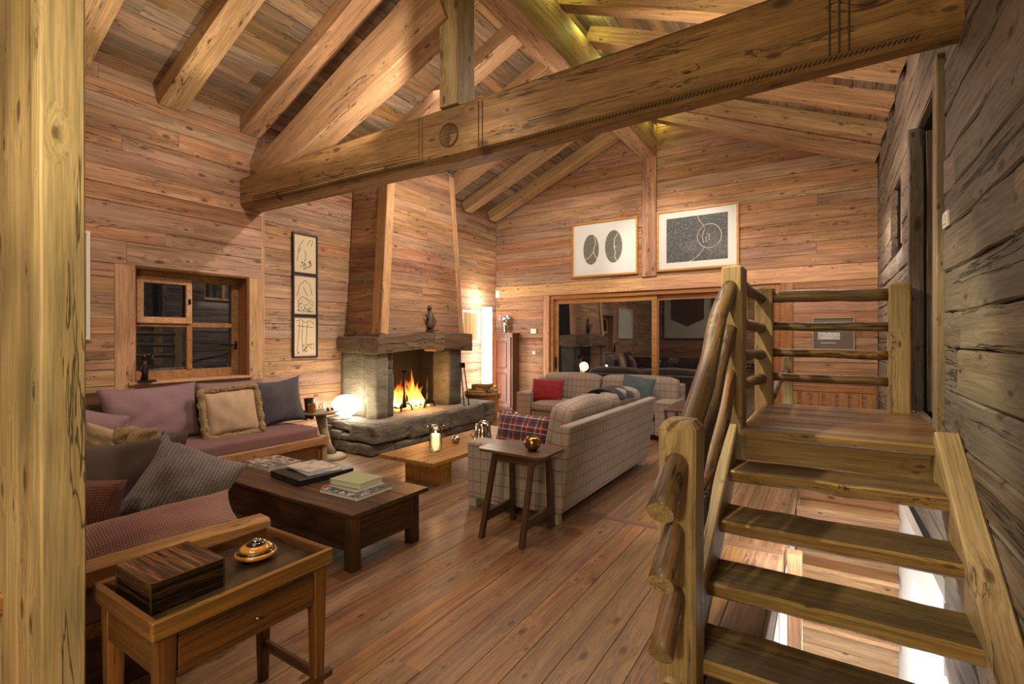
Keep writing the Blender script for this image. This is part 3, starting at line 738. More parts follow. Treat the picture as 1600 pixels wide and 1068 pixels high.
# lower floor seen through the stair
lw = MB(); lw.box(-1.4, XR+.3, 2.2, 7.2, -2.75, -2.62)
lower = struct('floor_lower', lw, M['white'])
q = MB(); q.box(XR, XR+.055, 4.3, HY1, -2.62, -.12); q.box(XR, XR+.055, HY0, 4.3, -2.62, -.64)
wl = struct('wall_lower_right', q, M['white'])
q = MB(); q.box(HX0-.1, HX0-.03, HY0, HY1, -2.62, -.03)
struct('wall_lower_left', q, M['white'])
q = MB(); q.box(HX0-.1, XR, HY0-.1, HY0-.03, -2.62, -.25)
struct('wall_lower_front', q, M['white'])
q = MB(); q.box(HX0-.1, XR, HY1+.03, HY1+.1, -2.62, -.25)
wlb = struct('wall_lower_back', q, M['soot'])
clad(wlb, 'y', HY1, -2.6, -.002, lambda a, b: [(HX0-.02, XR)], M['pale'], th=.03, hmin=.14, hmax=.3, seg=(2, 3), ch=.01)
for z_ in (-.3, -.95, -1.6):
    timber('shelf_board', (HX0+.02, HY1-.15, z_), (XR-.02, HY1-.15, z_), .28, .05, M['pale'], wlb)
timber('well_post', (-.2, 4.33, -2.6), (-.2, 4.33, -.035), .10, .12, M['pale'], wlb, up=(0, 1, 0))
timber('floor_edge_board', (HX0-.012, HY0, -.11), (HX0-.012, HY1, -.11), .03, .2, M['pale'], floor)

# ------------------------------------------------------------------ roof timbers
def beam_thing(name, label, cat, a, b, w_, h_, mat, group=None, **k):
    t = thing(name, label, cat, a, group=group)
    timber(k.pop('part', 'beam_body'), a, b, w_, h_, mat, t, **k); return t
yr = [-1.0, -.1, .8, 1.7, 2.6, 3.5, 4.4, 5.3, 6.2, 7.1, 8.0, 8.9]
words_l = {2.6: 'second heavy rafter from the left at the top left of the picture', 3.5: 'brightly lit rafter on the left slope directly left of the big truss brace',
           1.7: 'rafter at the far upper left corner just right of the foreground post', 4.4: 'left slope rafter just behind the truss brace, left of the king post',
           5.3: 'left slope rafter crossing behind the king post, next behind the brace', 6.2: 'left slope rafter above the chimney hood right of the king post',
           7.1: 'left slope rafter just right of the chimney hood, third from the gable wall', 8.0: 'left slope rafter second from the gable wall, ends above the fireplace corner',
           8.9: 'left slope rafter nearest the gable wall above the oval print'}
words_r = {8.9: 'lowest right slope rafter, running along the top of the gable wall', 8.0: 'right slope rafter second from the gable wall',
           7.1: 'right slope rafter third from the gable wall, just below the tie beam', 6.2: 'right slope rafter fourth from the gable wall, ending behind the tie beam end',
           5.3: 'right slope rafter above the tie beam at the top, lower of the two there', 4.4: 'right slope rafter at the very top edge above the tie beam'}
words_r[3.5] = 'right slope rafter straight above the tie beam, nearest the viewer'
for y_ in yr:
    if y_ < 1.5: continue
    lab = words_l[y_]
    beam_thing('rafter', lab, 'rafter', (-6.19, y_, 4.26), (-2.86, y_, 4.26+SL*3.33), .25, .205, M['rafter'], group='rafters of the left slope', n=6, jit=.005, ch=.006)
    if y_ < 3.4: continue
    lab = words_r[y_]
    beam_thing('rafter', lab, 'rafter', (.65, y_, 4.26), (-2.68, y_, 4.26+SL*3.33), .22, .205, M['rafter'], group='rafters of the right slope', n=6, jit=.005, ch=.006)
beam_thing('ridge_beam', 'heavy ridge beam under the roof peak running to the gable wall', 'beam', (-2.78, YF, 5.24), (-2.78, YB-.01, 5.24), .28, .58, M['rafter'], n=8, jit=.006, ch=.008)
# tie beam: old, crooked, carved
tb = thing('tie_beam', 'massive old carved tie beam crossing the room with a round rosette', 'beam', (-6.18, 3.5, 3.23))
def tiebeam():
    st = [(-6.17, 3.37, 3.70, 3.23, 3.605), (-5.0, 3.42, 3.74, 3.235, 3.66), (-3.6, 3.48, 3.80, 3.25, 3.715), (-2.9, 3.52, 3.82, 3.235, 3.74), (-2.3, 3.55, 3.84, 3.25, 3.755),
          (-1.3, 3.60, 3.86, 3.285, 3.80), (-.4, 3.64, 3.88, 3.31, 3.84), (.66, 3.69, 3.92, 3.34, 3.86)]
    vs = []; fs = []; N = 60
    for i in range(N+1):
        x_ = -6.17+(6.83)*i/N
        for a, b in zip(st, st[1:]):
            if a[0] <= x_ <= b[0]+1e-6:
                t = (x_-a[0])/(b[0]-a[0]); s_ = [a[j]+(b[j]-a[j])*t for j in range(1, 5)]; break
        y0, y1, z0, z1 = s_
        k = .003*noise.noise(Vector((x_*2, 1, 3))); z0 += .005*noise.noise(Vector((x_*1.7, 5, 3))); z1 += .006*noise.noise(Vector((x_*1.3, 9, 3)))
        c = .05
        sec = [(y0+k, z0+c), (y0+k, z1-.03), (y0+k+.03, z1), (y1-.03, z1), (y1, z1-.03), (y1, z0+c), (y1-c, z0), (y0+c*1.3, z0)]
        vs += [(x_, y, z) for y, z in sec]
    for i in range(N):
        for j in range(8): fs.append((i*8+j, i*8+(j+1) % 8, (i+1)*8+(j+1) % 8, (i+1)*8+j))
    fs += [tuple(range(8)), tuple(N*8+j for j in range(8))[::-1]]
    q = MB(); q.add(vs, fs); return q
tiebeam().build('beam_body', M['beam'], tb)
def yfront(x_): return 3.37+(3.55-3.37)*(x_+6.17)/3.87 if x_ < -2.3 else 3.55+(3.69-3.55)*(x_+2.3)/2.96
# carved rope moulding along the lower edge
q = MB(); x_ = -5.9
def zlow(x_):
    pts = [(-6.17, 3.23), (-5.0, 3.235), (-3.6, 3.25), (-2.9, 3.235), (-2.3, 3.25), (-1.3, 3.285), (-.4, 3.31), (.66, 3.34)]
    for a, b in zip(pts, pts[1:]):
        if a[0] <= x_ <= b[0]: return a[1]+(b[1]-a[1])*(x_-a[0])/(b[0]-a[0])
while x_ < .45:
    if not (-3.25 < x_ < -2.5):
        y0 = yfront(x_); z0 = zlow(x_)+.026
        q.tube([(x_, y0+.022, z0-.010), (x_+.020, y0+.010, z0+.008)], .0042, 5)
    x_ += .027
rp = q.build('rope_carving', M['ink'], tb); rp['kind'] = 'stuff'
q = MB()
for dz in (.075, .10): q.tube([(xx, yfront(xx)-.006, zlow(xx)+dz+(.0 if xx < -3.4 else .0)) for xx in [-5.9+.2*i for i in range(14)]], .004, 5)
for xx in (-3.28, -3.24, -2.60, -2.56): q.tube([(xx, yfront(xx)-.006, zlow(xx)+.06), (xx, yfront(xx)-.006, zlow(xx)+.46)], .004, 5)
for xx in (.02, .07, .12): q.tube([(xx, yfront(xx)-.006, zlow(xx)+.04), (xx, yfront(xx)-.006, zlow(xx)+.42)], .006, 5)
q.build('carved_grooves', M['carved'], tb)
q = MB(); cx, cz = -2.93, 3.47; rr = .105; yy = yfront(cx)-.007
q.tube([(cx+rr*math.cos(t*math.pi/16), yy, cz+rr*math.sin(t*math.pi/16)) for t in range(33)], .005, 6)
for k_ in range(-5, 6):
    h_ = math.sqrt(max(0, rr**2-(k_*.018)**2))
    q.tube([(cx+k_*.018, yy, cz), (cx+k_*.018, yy, cz+h_)], .0025, 5)
    q.tube([(cx-h_*.95, yy, cz-abs(k_)*.017), (cx+h_*.95*.2, yy, cz-abs(k_)*.017)], .0025, 5)
q.build('rosette', M['carved'], tb)
# king post
kp = thing('king_post', 'square timber king post standing on the tie beam up to the roof', 'post', (-2.93, 3.66, 3.73))
q = MB(); q.prism([(-3.03, 3.53), (-2.97, 3.50), (-2.85, 3.50), (-2.82, 3.53), (-2.82, 3.77), (-3.03, 3.77)], 'z', 3.735, 5.0)
q.v = [v+Vector((.006*noise.noise(v*3), .006*noise.noise(v*3+Vector((5, 0, 0))), 0)) for v in q.v]
timber('beam_body', (-2.925, 3.64, 3.735), (-2.925, 3.64, 4.96), .215, .27, M['newel'], kp, up=(0, 1, 0), n=6, jit=.004, ch=.012)
for sx, lab in ((-1, 'broad slanting truss brace rising from tie beam to king post'),):
    t = thing('principal_rafter', lab, 'beam', (-2.925+sx*3.1, 3.6, 3.65))
    a = (-2.925+sx*3.05, 3.6, 3.62); b = (-2.925+sx*.10, 3.6, 4.79)
    timber('beam_body', a, b, .27, .40, M['rafter'], t, h2=.56, n=6, jit=.006, ch=.008)
# foreground post
pt = thing('foreground_post', 'large weathered post filling the left edge of the picture', 'post', (-2.45, .6, 0))
timber('post_body', (-2.45, .6, 0), (-2.45, .6, roof(-2.45)-.1), .5, .12, M['post'], pt, up=(0, 1, 0), n=14, jit=.002, ch=.006)
# ------------------------------------------------------------------ stair, landing, railings
def second_mat(o, mat, test):
    o.data.materials.append(mat)
    for p in o.data.polygons:
        if test(p.normal, p.center): p.material_index = 1
M['nosing'] = wood('lit_nosing', 'a98e5e', '80643e', None, var=.03, crack=.4, knots=.6, rough=.4)  # paler tone paints in the light caught by tread fronts and riser board
st = thing('staircase', 'open oak staircase with thick treads climbing to the landing along the hewn wall', 'staircase', (0, 3.0, 0))
def zs(y): return .97-(3.78-y)*.585
for k_, (yf, zt) in enumerate(((3.385, .765), (3.05, .55), (2.71, .335), (2.37, .13))):
    o = timber('tread', (-.53, yf+.165, zt-.036), (.565, yf+.165, zt-.036), .34, .072, M['tread'], st, n=8, jit=.003, ch=.012)
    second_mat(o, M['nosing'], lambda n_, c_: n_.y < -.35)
def stringer(name, x0, x1, ya, yb, up_, dn):
    q = MB()
    lo = [(x0, ya, max(-.0, zs(ya)-dn) if False else zs(ya)-dn), (x1, ya, zs(ya)-dn), (x1, yb, zs(yb)-dn), (x0, yb, zs(yb)-dn)]
    hi = [(x0, ya, zs(ya)+up_), (x1, ya, zs(ya)+up_), (x1, yb, zs(yb)+up_), (x0, yb, zs(yb)+up_)]
    return lo, hi
for x_, ya, yb, u in ((-.56, 2.25, 3.80, .035), (.60, 2.0, 3.86, .045)):
    timber('stringer', (x_, ya, zs(ya)+u-.13), (x_, yb, zs(yb)+u-.13), .085 if x_ < 0 else .115, .27, M['newel'], st, n=8, jit=.002, ch=.01)
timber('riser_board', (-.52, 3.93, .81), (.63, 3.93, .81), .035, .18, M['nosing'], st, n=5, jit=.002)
# near newel with three log rails
nw = thing('newel_post', 'near pine newel post with pyramid top and three log rail ends', 'post', (-.551, 2.29, 0))
def newel(cx, cy, wx, wy, z0, z1, root, mat, top=.035):
    q = MB(); c = .012; hx = wx/2; hy = wy/2
    poly = [(-hx+c, -hy), (hx-c, -hy), (hx, -hy+c), (hx, hy-c), (hx-c, hy), (-hx+c, hy), (-hx, hy-c), (-hx, -hy+c)]
    N = 12; vs = []; fs = []
    for i in range(N+1):
        z = z0+(z1-z0-top)*i/N
        for a, b in poly:
            k = noise.noise(Vector((cx+a*3, cy+b*3, z*3)))*.004
            vs.append((cx+a+k, cy+b+k, z))
    for i in range(N):
        for j in range(8): fs.append((i*8+j, i*8+(j+1) % 8, (i+1)*8+(j+1) % 8, (i+1)*8+j))
    fs.append(tuple(range(8))[::-1]); n = len(vs)
    for a, b in poly: vs.append((cx+a*.72, cy+b*.72, z1-.012))
    for j in range(8): fs.append((N*8+j, N*8+(j+1) % 8, n+(j+1) % 8, n+j))
    vs.append((cx, cy, z1))
    for j in range(8): fs.append((n+j, n+(j+1) % 8, n+8))
    q.add(vs, fs)
    me = bpy.data.meshes.new('post_body')
    Mx = Matrix.Translation((cx, cy, (z0+z1)/2)) @ Matrix.Rotation(-math.pi/2, 4, 'Y')
    inv = Mx.inverted(); me.from_pydata([inv @ v for v in q.v], [], q.f); me.materials.append(mat)
    bm = bmesh.new(); bm.from_mesh(me); bmesh.ops.recalc_face_normals(bm, faces=bm.faces); bm.to_mesh(me); bm.free()
    return link('post_body', me, root, Mx)
newel(-.551, 2.30, .16, .19, 0, 1.245, nw, M['newel'], .045)
un = thing('newel_post', 'tall pine newel post at the top of the stair where the logs end', 'post', (-.56, 3.88, .7))
newel(-.56, 3.88, .14, .22, .70, 2.13, un, M['newel'], .03)
fn_ = thing('newel_post', 'pine post at the far left corner of the landing railing', 'post', (-.50, 5.3, 0))
newel(-.50, 5.33, .155, .14, .74, 2.10, fn_, M['newel'], .03)
rn = thing('newel_post', 'pine post at the right end of the landing railing by the door', 'post', (.53, 5.3, 0))
newel(.533, 5.36, .155, .14, .9, 2.085, rn, M['newel'], .03)
hr = ['top log handrail of the stair, thick and worn shiny', 'middle log rail of the stair between the newel posts', 'lowest log rail of the stair, thinnest of the three']
for i, rr in enumerate((.055, .050, .045)):
    a = (-.555, 1.97, .905-.285*i); b = (-.575, 3.78, 1.96-.305*i)
    t = thing('log_rail', hr[i], 'rail', a, group='log rails of the stair flight')
    o = log('rail_body', a, b, rr, M['log'], t, seed=i+1, wob=.02, m=24)
    second_mat(o, M['newel'], lambda n_, c_: abs(n_.x) > .9)
for i, z_ in enumerate((1.985, 1.705, 1.455, 1.225)):
    side = ['topmost', 'second from the top', 'third from the top', 'lowest'][i]
    t = thing('log_rail', 'dark log of the landing back railing, %s of four' % side, 'rail', (0, 5.33, z_), group='logs of the back railing')
    log('rail_body', (-.43, 5.34, z_+.01), (.46, 5.36, z_-.005), (.040 if i else .054), M['log'], t, seed=i+11, wob=.008)
    t = thing('log_rail', 'short log between the tall newel and far post, %s of four' % side, 'rail', (-.53, 4.6, z_), group='logs of the landing side railing')
    log('rail_body', (-.535, 3.96, z_+.02), (-.52, 5.27, z_-.01), .044, M['log'], t, seed=i+21, wob=.012)
# landing
la = thing('landing', 'raised oak plank landing at the head of the stair', 'landing', (0, 4.6, .9))
y_ = 3.77; first = True
while y_ < 5.42:
    wd = .17 if not first else .13; y1 = min(y_+wd, 5.44)
    o = timber('plank', (-.50, (y_+y1)/2, .938), (XR-.004, (y_+y1)/2, .938), y1-y_-.003, .062, M['tread'] if first else M['floor'], la, jit=.001, n=3, ch=.006 if not first else .014)
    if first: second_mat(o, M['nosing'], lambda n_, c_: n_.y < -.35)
    first = False; y_ = y1
timber('joist', (-.44, 5.36, .82), (XR-.01, 5.36, .82), .1, .17, M['newel'], la)
timber('joist', (-.44, 4.6, .82), (XR-.01, 4.6, .82), .1, .17, M['newel'], la)
timber('joist', (-.53, 4.0, .82), (-.53, 5.25, .82), .08, .17, M['newel'], la)
# guard railing of the well beyond the landing
gp = thing('guard_post', 'small post with a short log rail beyond the landing on the left', 'post', (-.37, 6.6, 0))
newel(-.37, 6.55, .11, .11, 0, 1.40, gp, M['newel'], .02)
log('rail_body', (-.46, 5.42, 1.02), (-.38, 6.48, 1.22), .045, M['log'], gp, seed=31)
# slatted wooden bench by the gable wall
sb = thing('slatted_bench', 'orange larch bench with slotted backrest against the gable wall beyond the landing', 'bench', (.06, 8.8, 0))
timber('top_rail', (-.5, 8.84, .835), (.60, 8.84, .835), .04, .10, M['orange'], sb)
timber('bottom_rail', (-.5, 8.84, .52), (.60, 8.84, .52), .04, .08, M['orange'], sb)
for i in range(7):
    timber('slat', (-.43+.165*i, 8.84, .56), (-.43+.165*i, 8.84, .785), .12, .025, M['orange'], sb, up=(0, 1, 0))
timber('seat', (-.5, 8.62, .45), (.60, 8.62, .45), .42, .04, M['orange'], sb)
for x_ in (-.46, .56):
    for y_ in (8.46, 8.82): timber('leg', (x_, y_, 0), (x_, y_, .43), .06, .06, M['orange'], sb, up=(0, 1, 0))
# ------------------------------------------------------------------ fireplace
fp = thing('fireplace', 'big stone fireplace with oak mantel and board-clad tapering chimney hood', 'fireplace', (-5.8, 5.9, 0))
# plinth of rough stones (corner at -5.1,4.55)
def chain(pts): return pts
rs = R
rows = [(0, .19), (.185, .40)]
front = []      # stones along the room side
specs = [(-6.2, -5.93, 4.60, 4.95, 0, .20), (-5.96, -5.52, 4.55, 4.95, 0, .16), (-5.56, -5.12, 4.53, 4.98, 0, .17),
         (-6.22, -6.0, 4.62, 4.95, .19, .36), (-6.02, -5.80, 4.57, 4.9, .15, .30), (-5.82, -5.56, 4.57, 4.95, .155, .27), (-6.02, -5.57, 4.60, 5.0, .28, .42), (-5.60, -5.08, 4.56, 5.30, .16, .43),
         (-5.45, -5.10, 4.95, 5.55, 0, .13), (-5.42, -5.12, 5.5, 6.1, 0, .12), (-5.42, -5.14, 6.05, 6.6, 0, .13), (-5.45, -5.15, 6.55, 7.1, 0, .16), (-5.48, -5.2, 7.05, 7.55, 0, .18),
         (-5.50, -5.10, 5.25, 6.2, .12, .42), (-5.50, -5.12, 6.15, 7.15, .12, .43), (-5.52, -5.18, 7.1, 7.62, .17, .43)]
for i, s_ in enumerate(specs):
    g_ = .006; rock('stone', s_[0]+g_, s_[1]-g_, s_[2]+g_, s_[3]-g_, s_[4]+g_, s_[5]-g_, M['stone'], fp, seed=i*3+1, n=8, r=.03, amp=.03)
q = MB(); q.prism([(-6.22, 4.68), (-5.30, 4.66), (-5.24, 4.8), (-5.28, 7.5), (-6.22, 7.5)], 'z', 0.0, .36); q.build('mortar_core', M['soot'], fp)
rock('hearth_slab', -6.22, -5.16, 4.66, 6.2, .33, .435, M['stone_top'], fp, seed=41, n=11, r=.03, amp=.022)
rock('hearth_slab', -6.22, -5.20, 6.18, 7.58, .33, .44, M['stone_top'], fp, seed=43, n=11, r=.03, amp=.022)
# pillars
rock('pillar_stone', -6.22, -5.66, 4.93, 5.10, .42, 1.45, M['pillar'], fp, seed=51, n=6, r=.015, amp=.008)
rock('pillar_stone', -5.67, -5.40, 4.90, 5.12, .42, 1.42, M['pillar'], fp, seed=53, n=6, r=.03, amp=.02)
rock('pillar_stone', -5.75, -5.44, 5.08, 5.27, .42, 1.15, M['pillar_d'], fp, seed=55, n=6, r=.03, amp=.014)
rock('pillar_stone', -5.75, -5.45, 5.08, 5.26, 1.14, 1.42, M['pillar_d'], fp, seed=57, n=6, r=.03, amp=.012)
rock('pillar_stone', -5.85, -5.46, 6.57, 6.92, .42, 1.42, M['pillar_d'], fp, seed=59, n=6, r=.03, amp=.014)
q = MB(); q.box(-6.24, -6.16, 5.05, 6.9, .40, 1.5); q.box(-6.2, -5.7, 5.06, 5.12, .4, 1.5); q.box(-6.2, -5.8, 6.62, 6.9, .4, 1.5); q.box(-6.2, -5.5, 5.1, 6.9, 1.42, 1.5)
q.build('firebox', M['soot'], fp)
# mantel: shaped oak, arched in the middle with a keystone
def bar(name, prof, x0, x1, mat, axis='y'):
    """prof: list of (s, zlow, zhigh) along y; slab between x0 and x1"""
    q = MB(); vs = []; fs = []; n = len(prof)
    for s_, a, b in prof: vs += [(x0, s_, a), (x1, s_, a), (x1, s_, b), (x0, s_, b)]
    for i in range(n-1):
        for j in range(4): fs.append((i*4+j, i*4+(j+1) % 4, (i+1)*4+(j+1) % 4, (i+1)*4+j))
    fs += [(0, 1, 2, 3), ((n-1)*4+3, (n-1)*4+2, (n-1)*4+1, (n-1)*4)]
    q.add(vs, fs); return q.build(name, mat, fp, bev=.012)
M['mantelY'] = wood('mantel_oak_y', '84705a', '5c4a38', '6e6252', var=.12, crack=1.4, knots=.8, rough=.7, bump=.8, stain_amt=.6, axis='Y')
bar('mantel', [(4.86, 1.37, 1.61), (5.1, 1.385, 1.625), (5.4, 1.41, 1.66), (5.75, 1.43, 1.70), (6.12, 1.44, 1.705)], -5.75, -5.34, M['mantelY'])
bar('keystone', [(6.06, 1.415, 1.71), (6.10, 1.385, 1.715), (6.24, 1.385, 1.715), (6.30, 1.415, 1.71)], -5.6, -5.325, M['mantelY'])
bar('mantel', [(6.27, 1.44, 1.70), (6.6, 1.42, 1.695), (6.9, 1.39, 1.685), (7.08, 1.37, 1.68)], -5.75, -5.34, M['mantelY'])
timber('mantel_return', (-6.22, 4.96, 1.51), (-5.47, 4.96, 1.50), .20, .24, M['mantel'], fp, n=5, jit=.006, ch=.012)
timber('mantel_return', (-6.22, 7.0, 1.53), (-5.7, 7.0, 1.53), .16, .28, M['mantel'], fp, n=4, jit=.005, ch=.012)
q = MB(); q.box(-6.2, -5.40, 4.95, 7.0, 1.60, 1.66); q.build('mantel_top', M['mantelY'], fp, bev=.006)
# hood
HB = dict(x=-5.46, y0=5.02, y1=6.93, z=1.66); HT = dict(x=-5.62, y0=5.34, y1=6.84, z=4.50)
def hx(z): t = (z-1.66)/(4.5-1.66); return (HB['x']+(HT['x']-HB['x'])*t, HB['y0']+(HT['y0']-HB['y0'])*t, HB['y1']+(HT['y1']-HB['y1'])*t)
def hw(z): return 5.06+(z-1.66)*.055
q = MB()
zc = 1.66
a = hx(1.66); b = hx(4.5)
q.hexa([(-6.22, hw(1.66)+.04, 1.66), (a[0]-.03, a[1]+.03, 1.66), (a[0]-.03, a[2]-.03, 1.66), (-6.22, a[2]-.03, 1.66)],
       [(-6.22, hw(4.5)+.04, 4.6), (b[0]-.03, b[1]+.03, 4.6), (b[0]-.03, b[2]-.03, 4.6), (-6.22, b[2]-.03, 4.6)])
q.build('hood_core', M['soot'], fp)
z = 1.66
while z < 4.5:
    h_ = min(R.uniform(.14, .24), 4.52-z); zm = z+h_/2; A = hx(zm)
    u = A[1]+.02
    while u < A[2]-.02:
        v = min(A[2]-.01, u+R.uniform(.7, 1.9))
        if A[2]-v < .35: v = A[2]-.01
        timber('plank', (A[0]-.012, u, zm), (A[0]-.012, v-.003, zm), .03, h_-.003, M['wall_back'], fp, jit=.0015, ch=.004)
        u = v
    timber('plank', (-6.23, hw(zm)+.0, zm), (A[0]-.03, A[1]+.012, zm), .03, h_-.003, M['wall_back'], fp, jit=.0015, ch=.004)
    z += h_
a = hx(1.66); b = hx(4.45)
timber('corner_post', (a[0]-.06, a[1]+.04, 1.66), (b[0]-.06, b[1]+.04, 4.45), .21, .15, M['pale'], fp, up=(0, 1, .1), n=5, jit=.004, ch=.012)
timber('corner_post', (a[0]-.04, a[2]-.03, 1.66), (b[0]-.04, b[2]-.03, 4.45), .12, .12, M['pale'], fp, up=(0, 1, .1), n=5, jit=.003, ch=.01)
# fire
fr = thing('fire', 'bright orange log fire burning in the hearth', 'fire', (-5.82, 5.8, .44))
rf = random.Random(3)
for i in range(26):
    y = rf.gauss(5.97, .13); y = min(6.25, max(5.66, y)); x = -5.95+.24*rf.random(); h_ = (.16+.50*rf.random())*(1-1.5*abs(y-5.98)); r_ = .025+.04*rf.random()
    q = MB(); N = 9; pts = []; rr = []
    for j in range(N):
        t = j/(N-1); pts.append((x+.03*math.sin(t*5+i), y+.05*math.sin(t*4+i*2), .50+h_*t)); rr.append(max(.003, r_*math.sin(math.pi*(.22+.78*t))**.9*(1-.35*t)))
    q.tube(pts, rr, 8); q.build('flame', M['fire'], fr, smooth=True)
q = MB()
for i in range(16):
    q.lathe((-5.85+.2*rf.random(), 5.6+.75*rf.random(), .455), [(.0, -.02), (.025, -.01), (.03, .01), (0, .03)], 6)
e_ = q.build('embers', plain('ember_glow', '3a0d04', .9, emis=(1, .25, .04), es=4), fr); e_['kind'] = 'stuff'
for i, (a, b, r_) in enumerate((((-5.95, 5.62, .50), (-5.80, 6.22, .53), .055), ((-5.75, 5.7, .51), (-5.92, 6.3, .50), .05), ((-5.76, 5.88, .50), (-5.9, 5.98, .80), .045))):
    t = thing('burning_log', ['charred log lying across the back of the fire', 'charred log crossing at the front of the fire', 'charred log standing upright in the flames'][i], 'log', a, group='logs in the fire')
    log('log_body', a, b, r_, M['char'], t, seed=60+i, n=9, m=6)
for i, y in enumerate((5.70, 6.24)):
    t = thing('andiron', ['wrought iron andiron left of the flames', 'wrought iron andiron right of the flames'][i], 'andiron', (-5.66, y, .44), group='pair of andirons')
    q = MB(); q.tube([(-5.66, y, .52), (-5.66, y, 1.07)], [.017, .012], 8); q.lathe((-5.66, y, .5), [(.0, -.01), (.045, 0), (.03, .07), (.02, .2)], 10); q.build('upright', M['iron'], t, smooth=True)
    q = MB(); q.tube([(-5.58, y-.03, 1.07), (-5.74, y+.03, 1.07)], .011, 6); q.build('crossbar', M['iron'], t)
    q = MB()
    for s_ in (-1, 1): q.tube([(-5.66, y, .54), (-5.64, y+s_*.06, .56), (-5.62, y+s_*.11, .52), (-5.61, y+s_*.13, .445)], .013, 6)
    q.tube([(-5.66, y, .53), (-6.0, y, .50), (-6.02, y, .44)], .012, 6); q.build('feet', M['iron'], t)
light('fire_light', 'POINT', (-5.62, 5.98, .82), 30, (1, .48, .16), .12)
# fire tools leaning at the right pillar
for i, y in enumerate((6.78, 6.86)):
    t = thing('fire_tool', ['slim iron poker standing left of the pair at the fireplace pillar', 'slim iron shovel standing right of the pair at the fireplace pillar'][i], 'fire tool', (-5.30, y, .435), group='fire tools by the hearth')
    q = MB(); q.tube([(-5.28, y+.03*(i*2-1), .44), (-5.37, y-.0*i, 1.12)], .011, 6); q.build('shaft', M['iron'], t)
    q = MB(); q.tube([(-5.368, y, 1.08), (-5.378, y, 1.17)], .025, 8); q.build('grip', M['iron'], t)
    q = MB(); q.box(-5.31, -5.25, y+.03*(i*2-1)-.012, y+.03*(i*2-1)+.012, .437, .45); q.build('foot', M['iron'], t)
# carved figure on the mantel
cf = thing('carved_figure', 'small dark carved wooden figure on the mantel shelf', 'figurine', (-5.45, 6.10, 1.715))
q = MB(); q.box(-5.54, -5.38, 5.98, 6.22, 1.716, 1.735); q.build('base', M['carved'], cf, bev=.005)
q = MB(); q.tube([(-5.46, 6.05, 1.73), (-5.46, 6.07, 1.85), (-5.46, 6.09, 1.97), (-5.46, 6.08, 2.06)], [.085, .085, .065, .03], 10); q.tube([(-5.44, 6.0, 1.76), (-5.42, 6.12, 1.82), (-5.43, 6.17, 1.90)], [.05, .055, .03], 8)
q.build('body', M['carved'], cf, smooth=True, sub=1)
q = MB(); q.lathe((-5.46, 6.075, 2.09), [(0, -.045), (.035, -.02), (.04, .01), (.025, .04), (0, .05)], 12); q.build('head', M['carved'], cf, smooth=True)
q = MB(); q.tube([(-5.44, 6.03, 1.96), (-5.41, 5.98, 1.90), (-5.40, 5.93, 1.99)], [.025, .02, .018], 8); q.build('arm', M['carved'], cf, smooth=True)
q = MB(); q.tube([(-5.44, 6.12, 1.96), (-5.40, 6.15, 1.88), (-5.42, 6.06, 1.84)], [.027, .022, .018], 8); q.build('arm', M['carved'], cf, smooth=True)
# ------------------------------------------------------------------ L-shaped built-in bench
bn = thing('wall_bench', 'built-in larch bench with mauve seat pads running round the window corner', 'bench', (-5.6, 2.5, 0))
timber('front_rail', (-5.27, 1.45, .33), (-5.27, 3.90, .33), .07, .10, M['bench'], bn)
timber('front_panel', (-5.36, 1.45, .15), (-5.36, 3.90, .15), .03, .30, M['bench'], bn)
timber('end_rail', (-6.14, 3.93, .33), (-5.24, 3.93, .33), .08, .10, M['bench'], bn)
timber('leg', (-5.30, 3.93, 0), (-5.30, 3.93, .28), .07, .07, M['bench'], bn, up=(0, 1, 0))
timber('leg', (-6.08, 3.93, 0), (-6.08, 3.93, .28), .07, .07, M['bench'], bn, up=(0, 1, 0))
q = MB(); q.box(-6.17, -5.3, .5, 3.9, .30, .345); q.box(-5.3, -2.72, .55, 1.5, .28, .345); q.build('seat_deck', M['bench'], bn)
timber('back_board', (-6.155, .5, .80), (-6.155, 3.62, .80), .04, .52, M['dark'], bn, up=(0, 0, 1))
timber('arm_end', (-6.15, 3.99, .62), (-5.60, 3.99, .60), .05, .09, M['dark'], bn)
# near wing: front panel, end arm
timber('front_rail', (-5.3, 1.52, .33), (-2.72, 1.52, .33), .06, .10, M['bench'], bn)
timber('front_panel', (-5.3, 1.47, .15), (-2.76, 1.47, .15), .03, .30, M['bench'], bn)
timber('end_panel', (-2.74, .5, .30), (-2.74, 1.45, .30), .04, .60, M['dark'], bn, n=3)
timber('arm_rest', (-2.72, .30, .585), (-2.61, 1.56, .585), .13, .085, M['bench'], bn, n=4, jit=.003, ch=.012)
timber('leg', (-2.66, 1.44, 0), (-2.66, 1.44, .54), .07, .07, M['bench'], bn, up=(0, 1, 0))
timber('back_board', (-6.1, .52, .6), (-2.75, .52, .6), .04, .6, M['dark'], bn)
blockcush('seat_pad', -6.15, -5.29, 1.5, 3.87, .345, .51, M['linen_d'], bn, seed=2, r=.045, bulge=.02, n=10)
blockcush('seat_pad', -6.12, -2.70, .55, 1.58, .345, .50, M['linen'], bn, seed=4, r=.045, bulge=.02, n=10)
def pil(name, c, u, v, w_, h_, t_, mat, label, seed, **k):
    return cushion(name, c, u, v, w_, h_, t_, mat, label, 'cushion', seed=seed, **k)
pil('back_cushion', (-5.93, 2.33, .80), (0, 1, .02), (-.22, 0, 1), .90, .62, .30, M['linen'], 'wide mauve back cushion under the left half of the window', 1, puff=.45, pinch=.09, wr=.02)
pil('back_cushion', (-5.95, 3.17, .80), (0, 1, 0), (-.22, 0, 1), .80, .60, .28, M['linen'], 'mauve back cushion mostly hidden behind the fur-edged cushion', 2, puff=.45, pinch=.08, wr=.02)
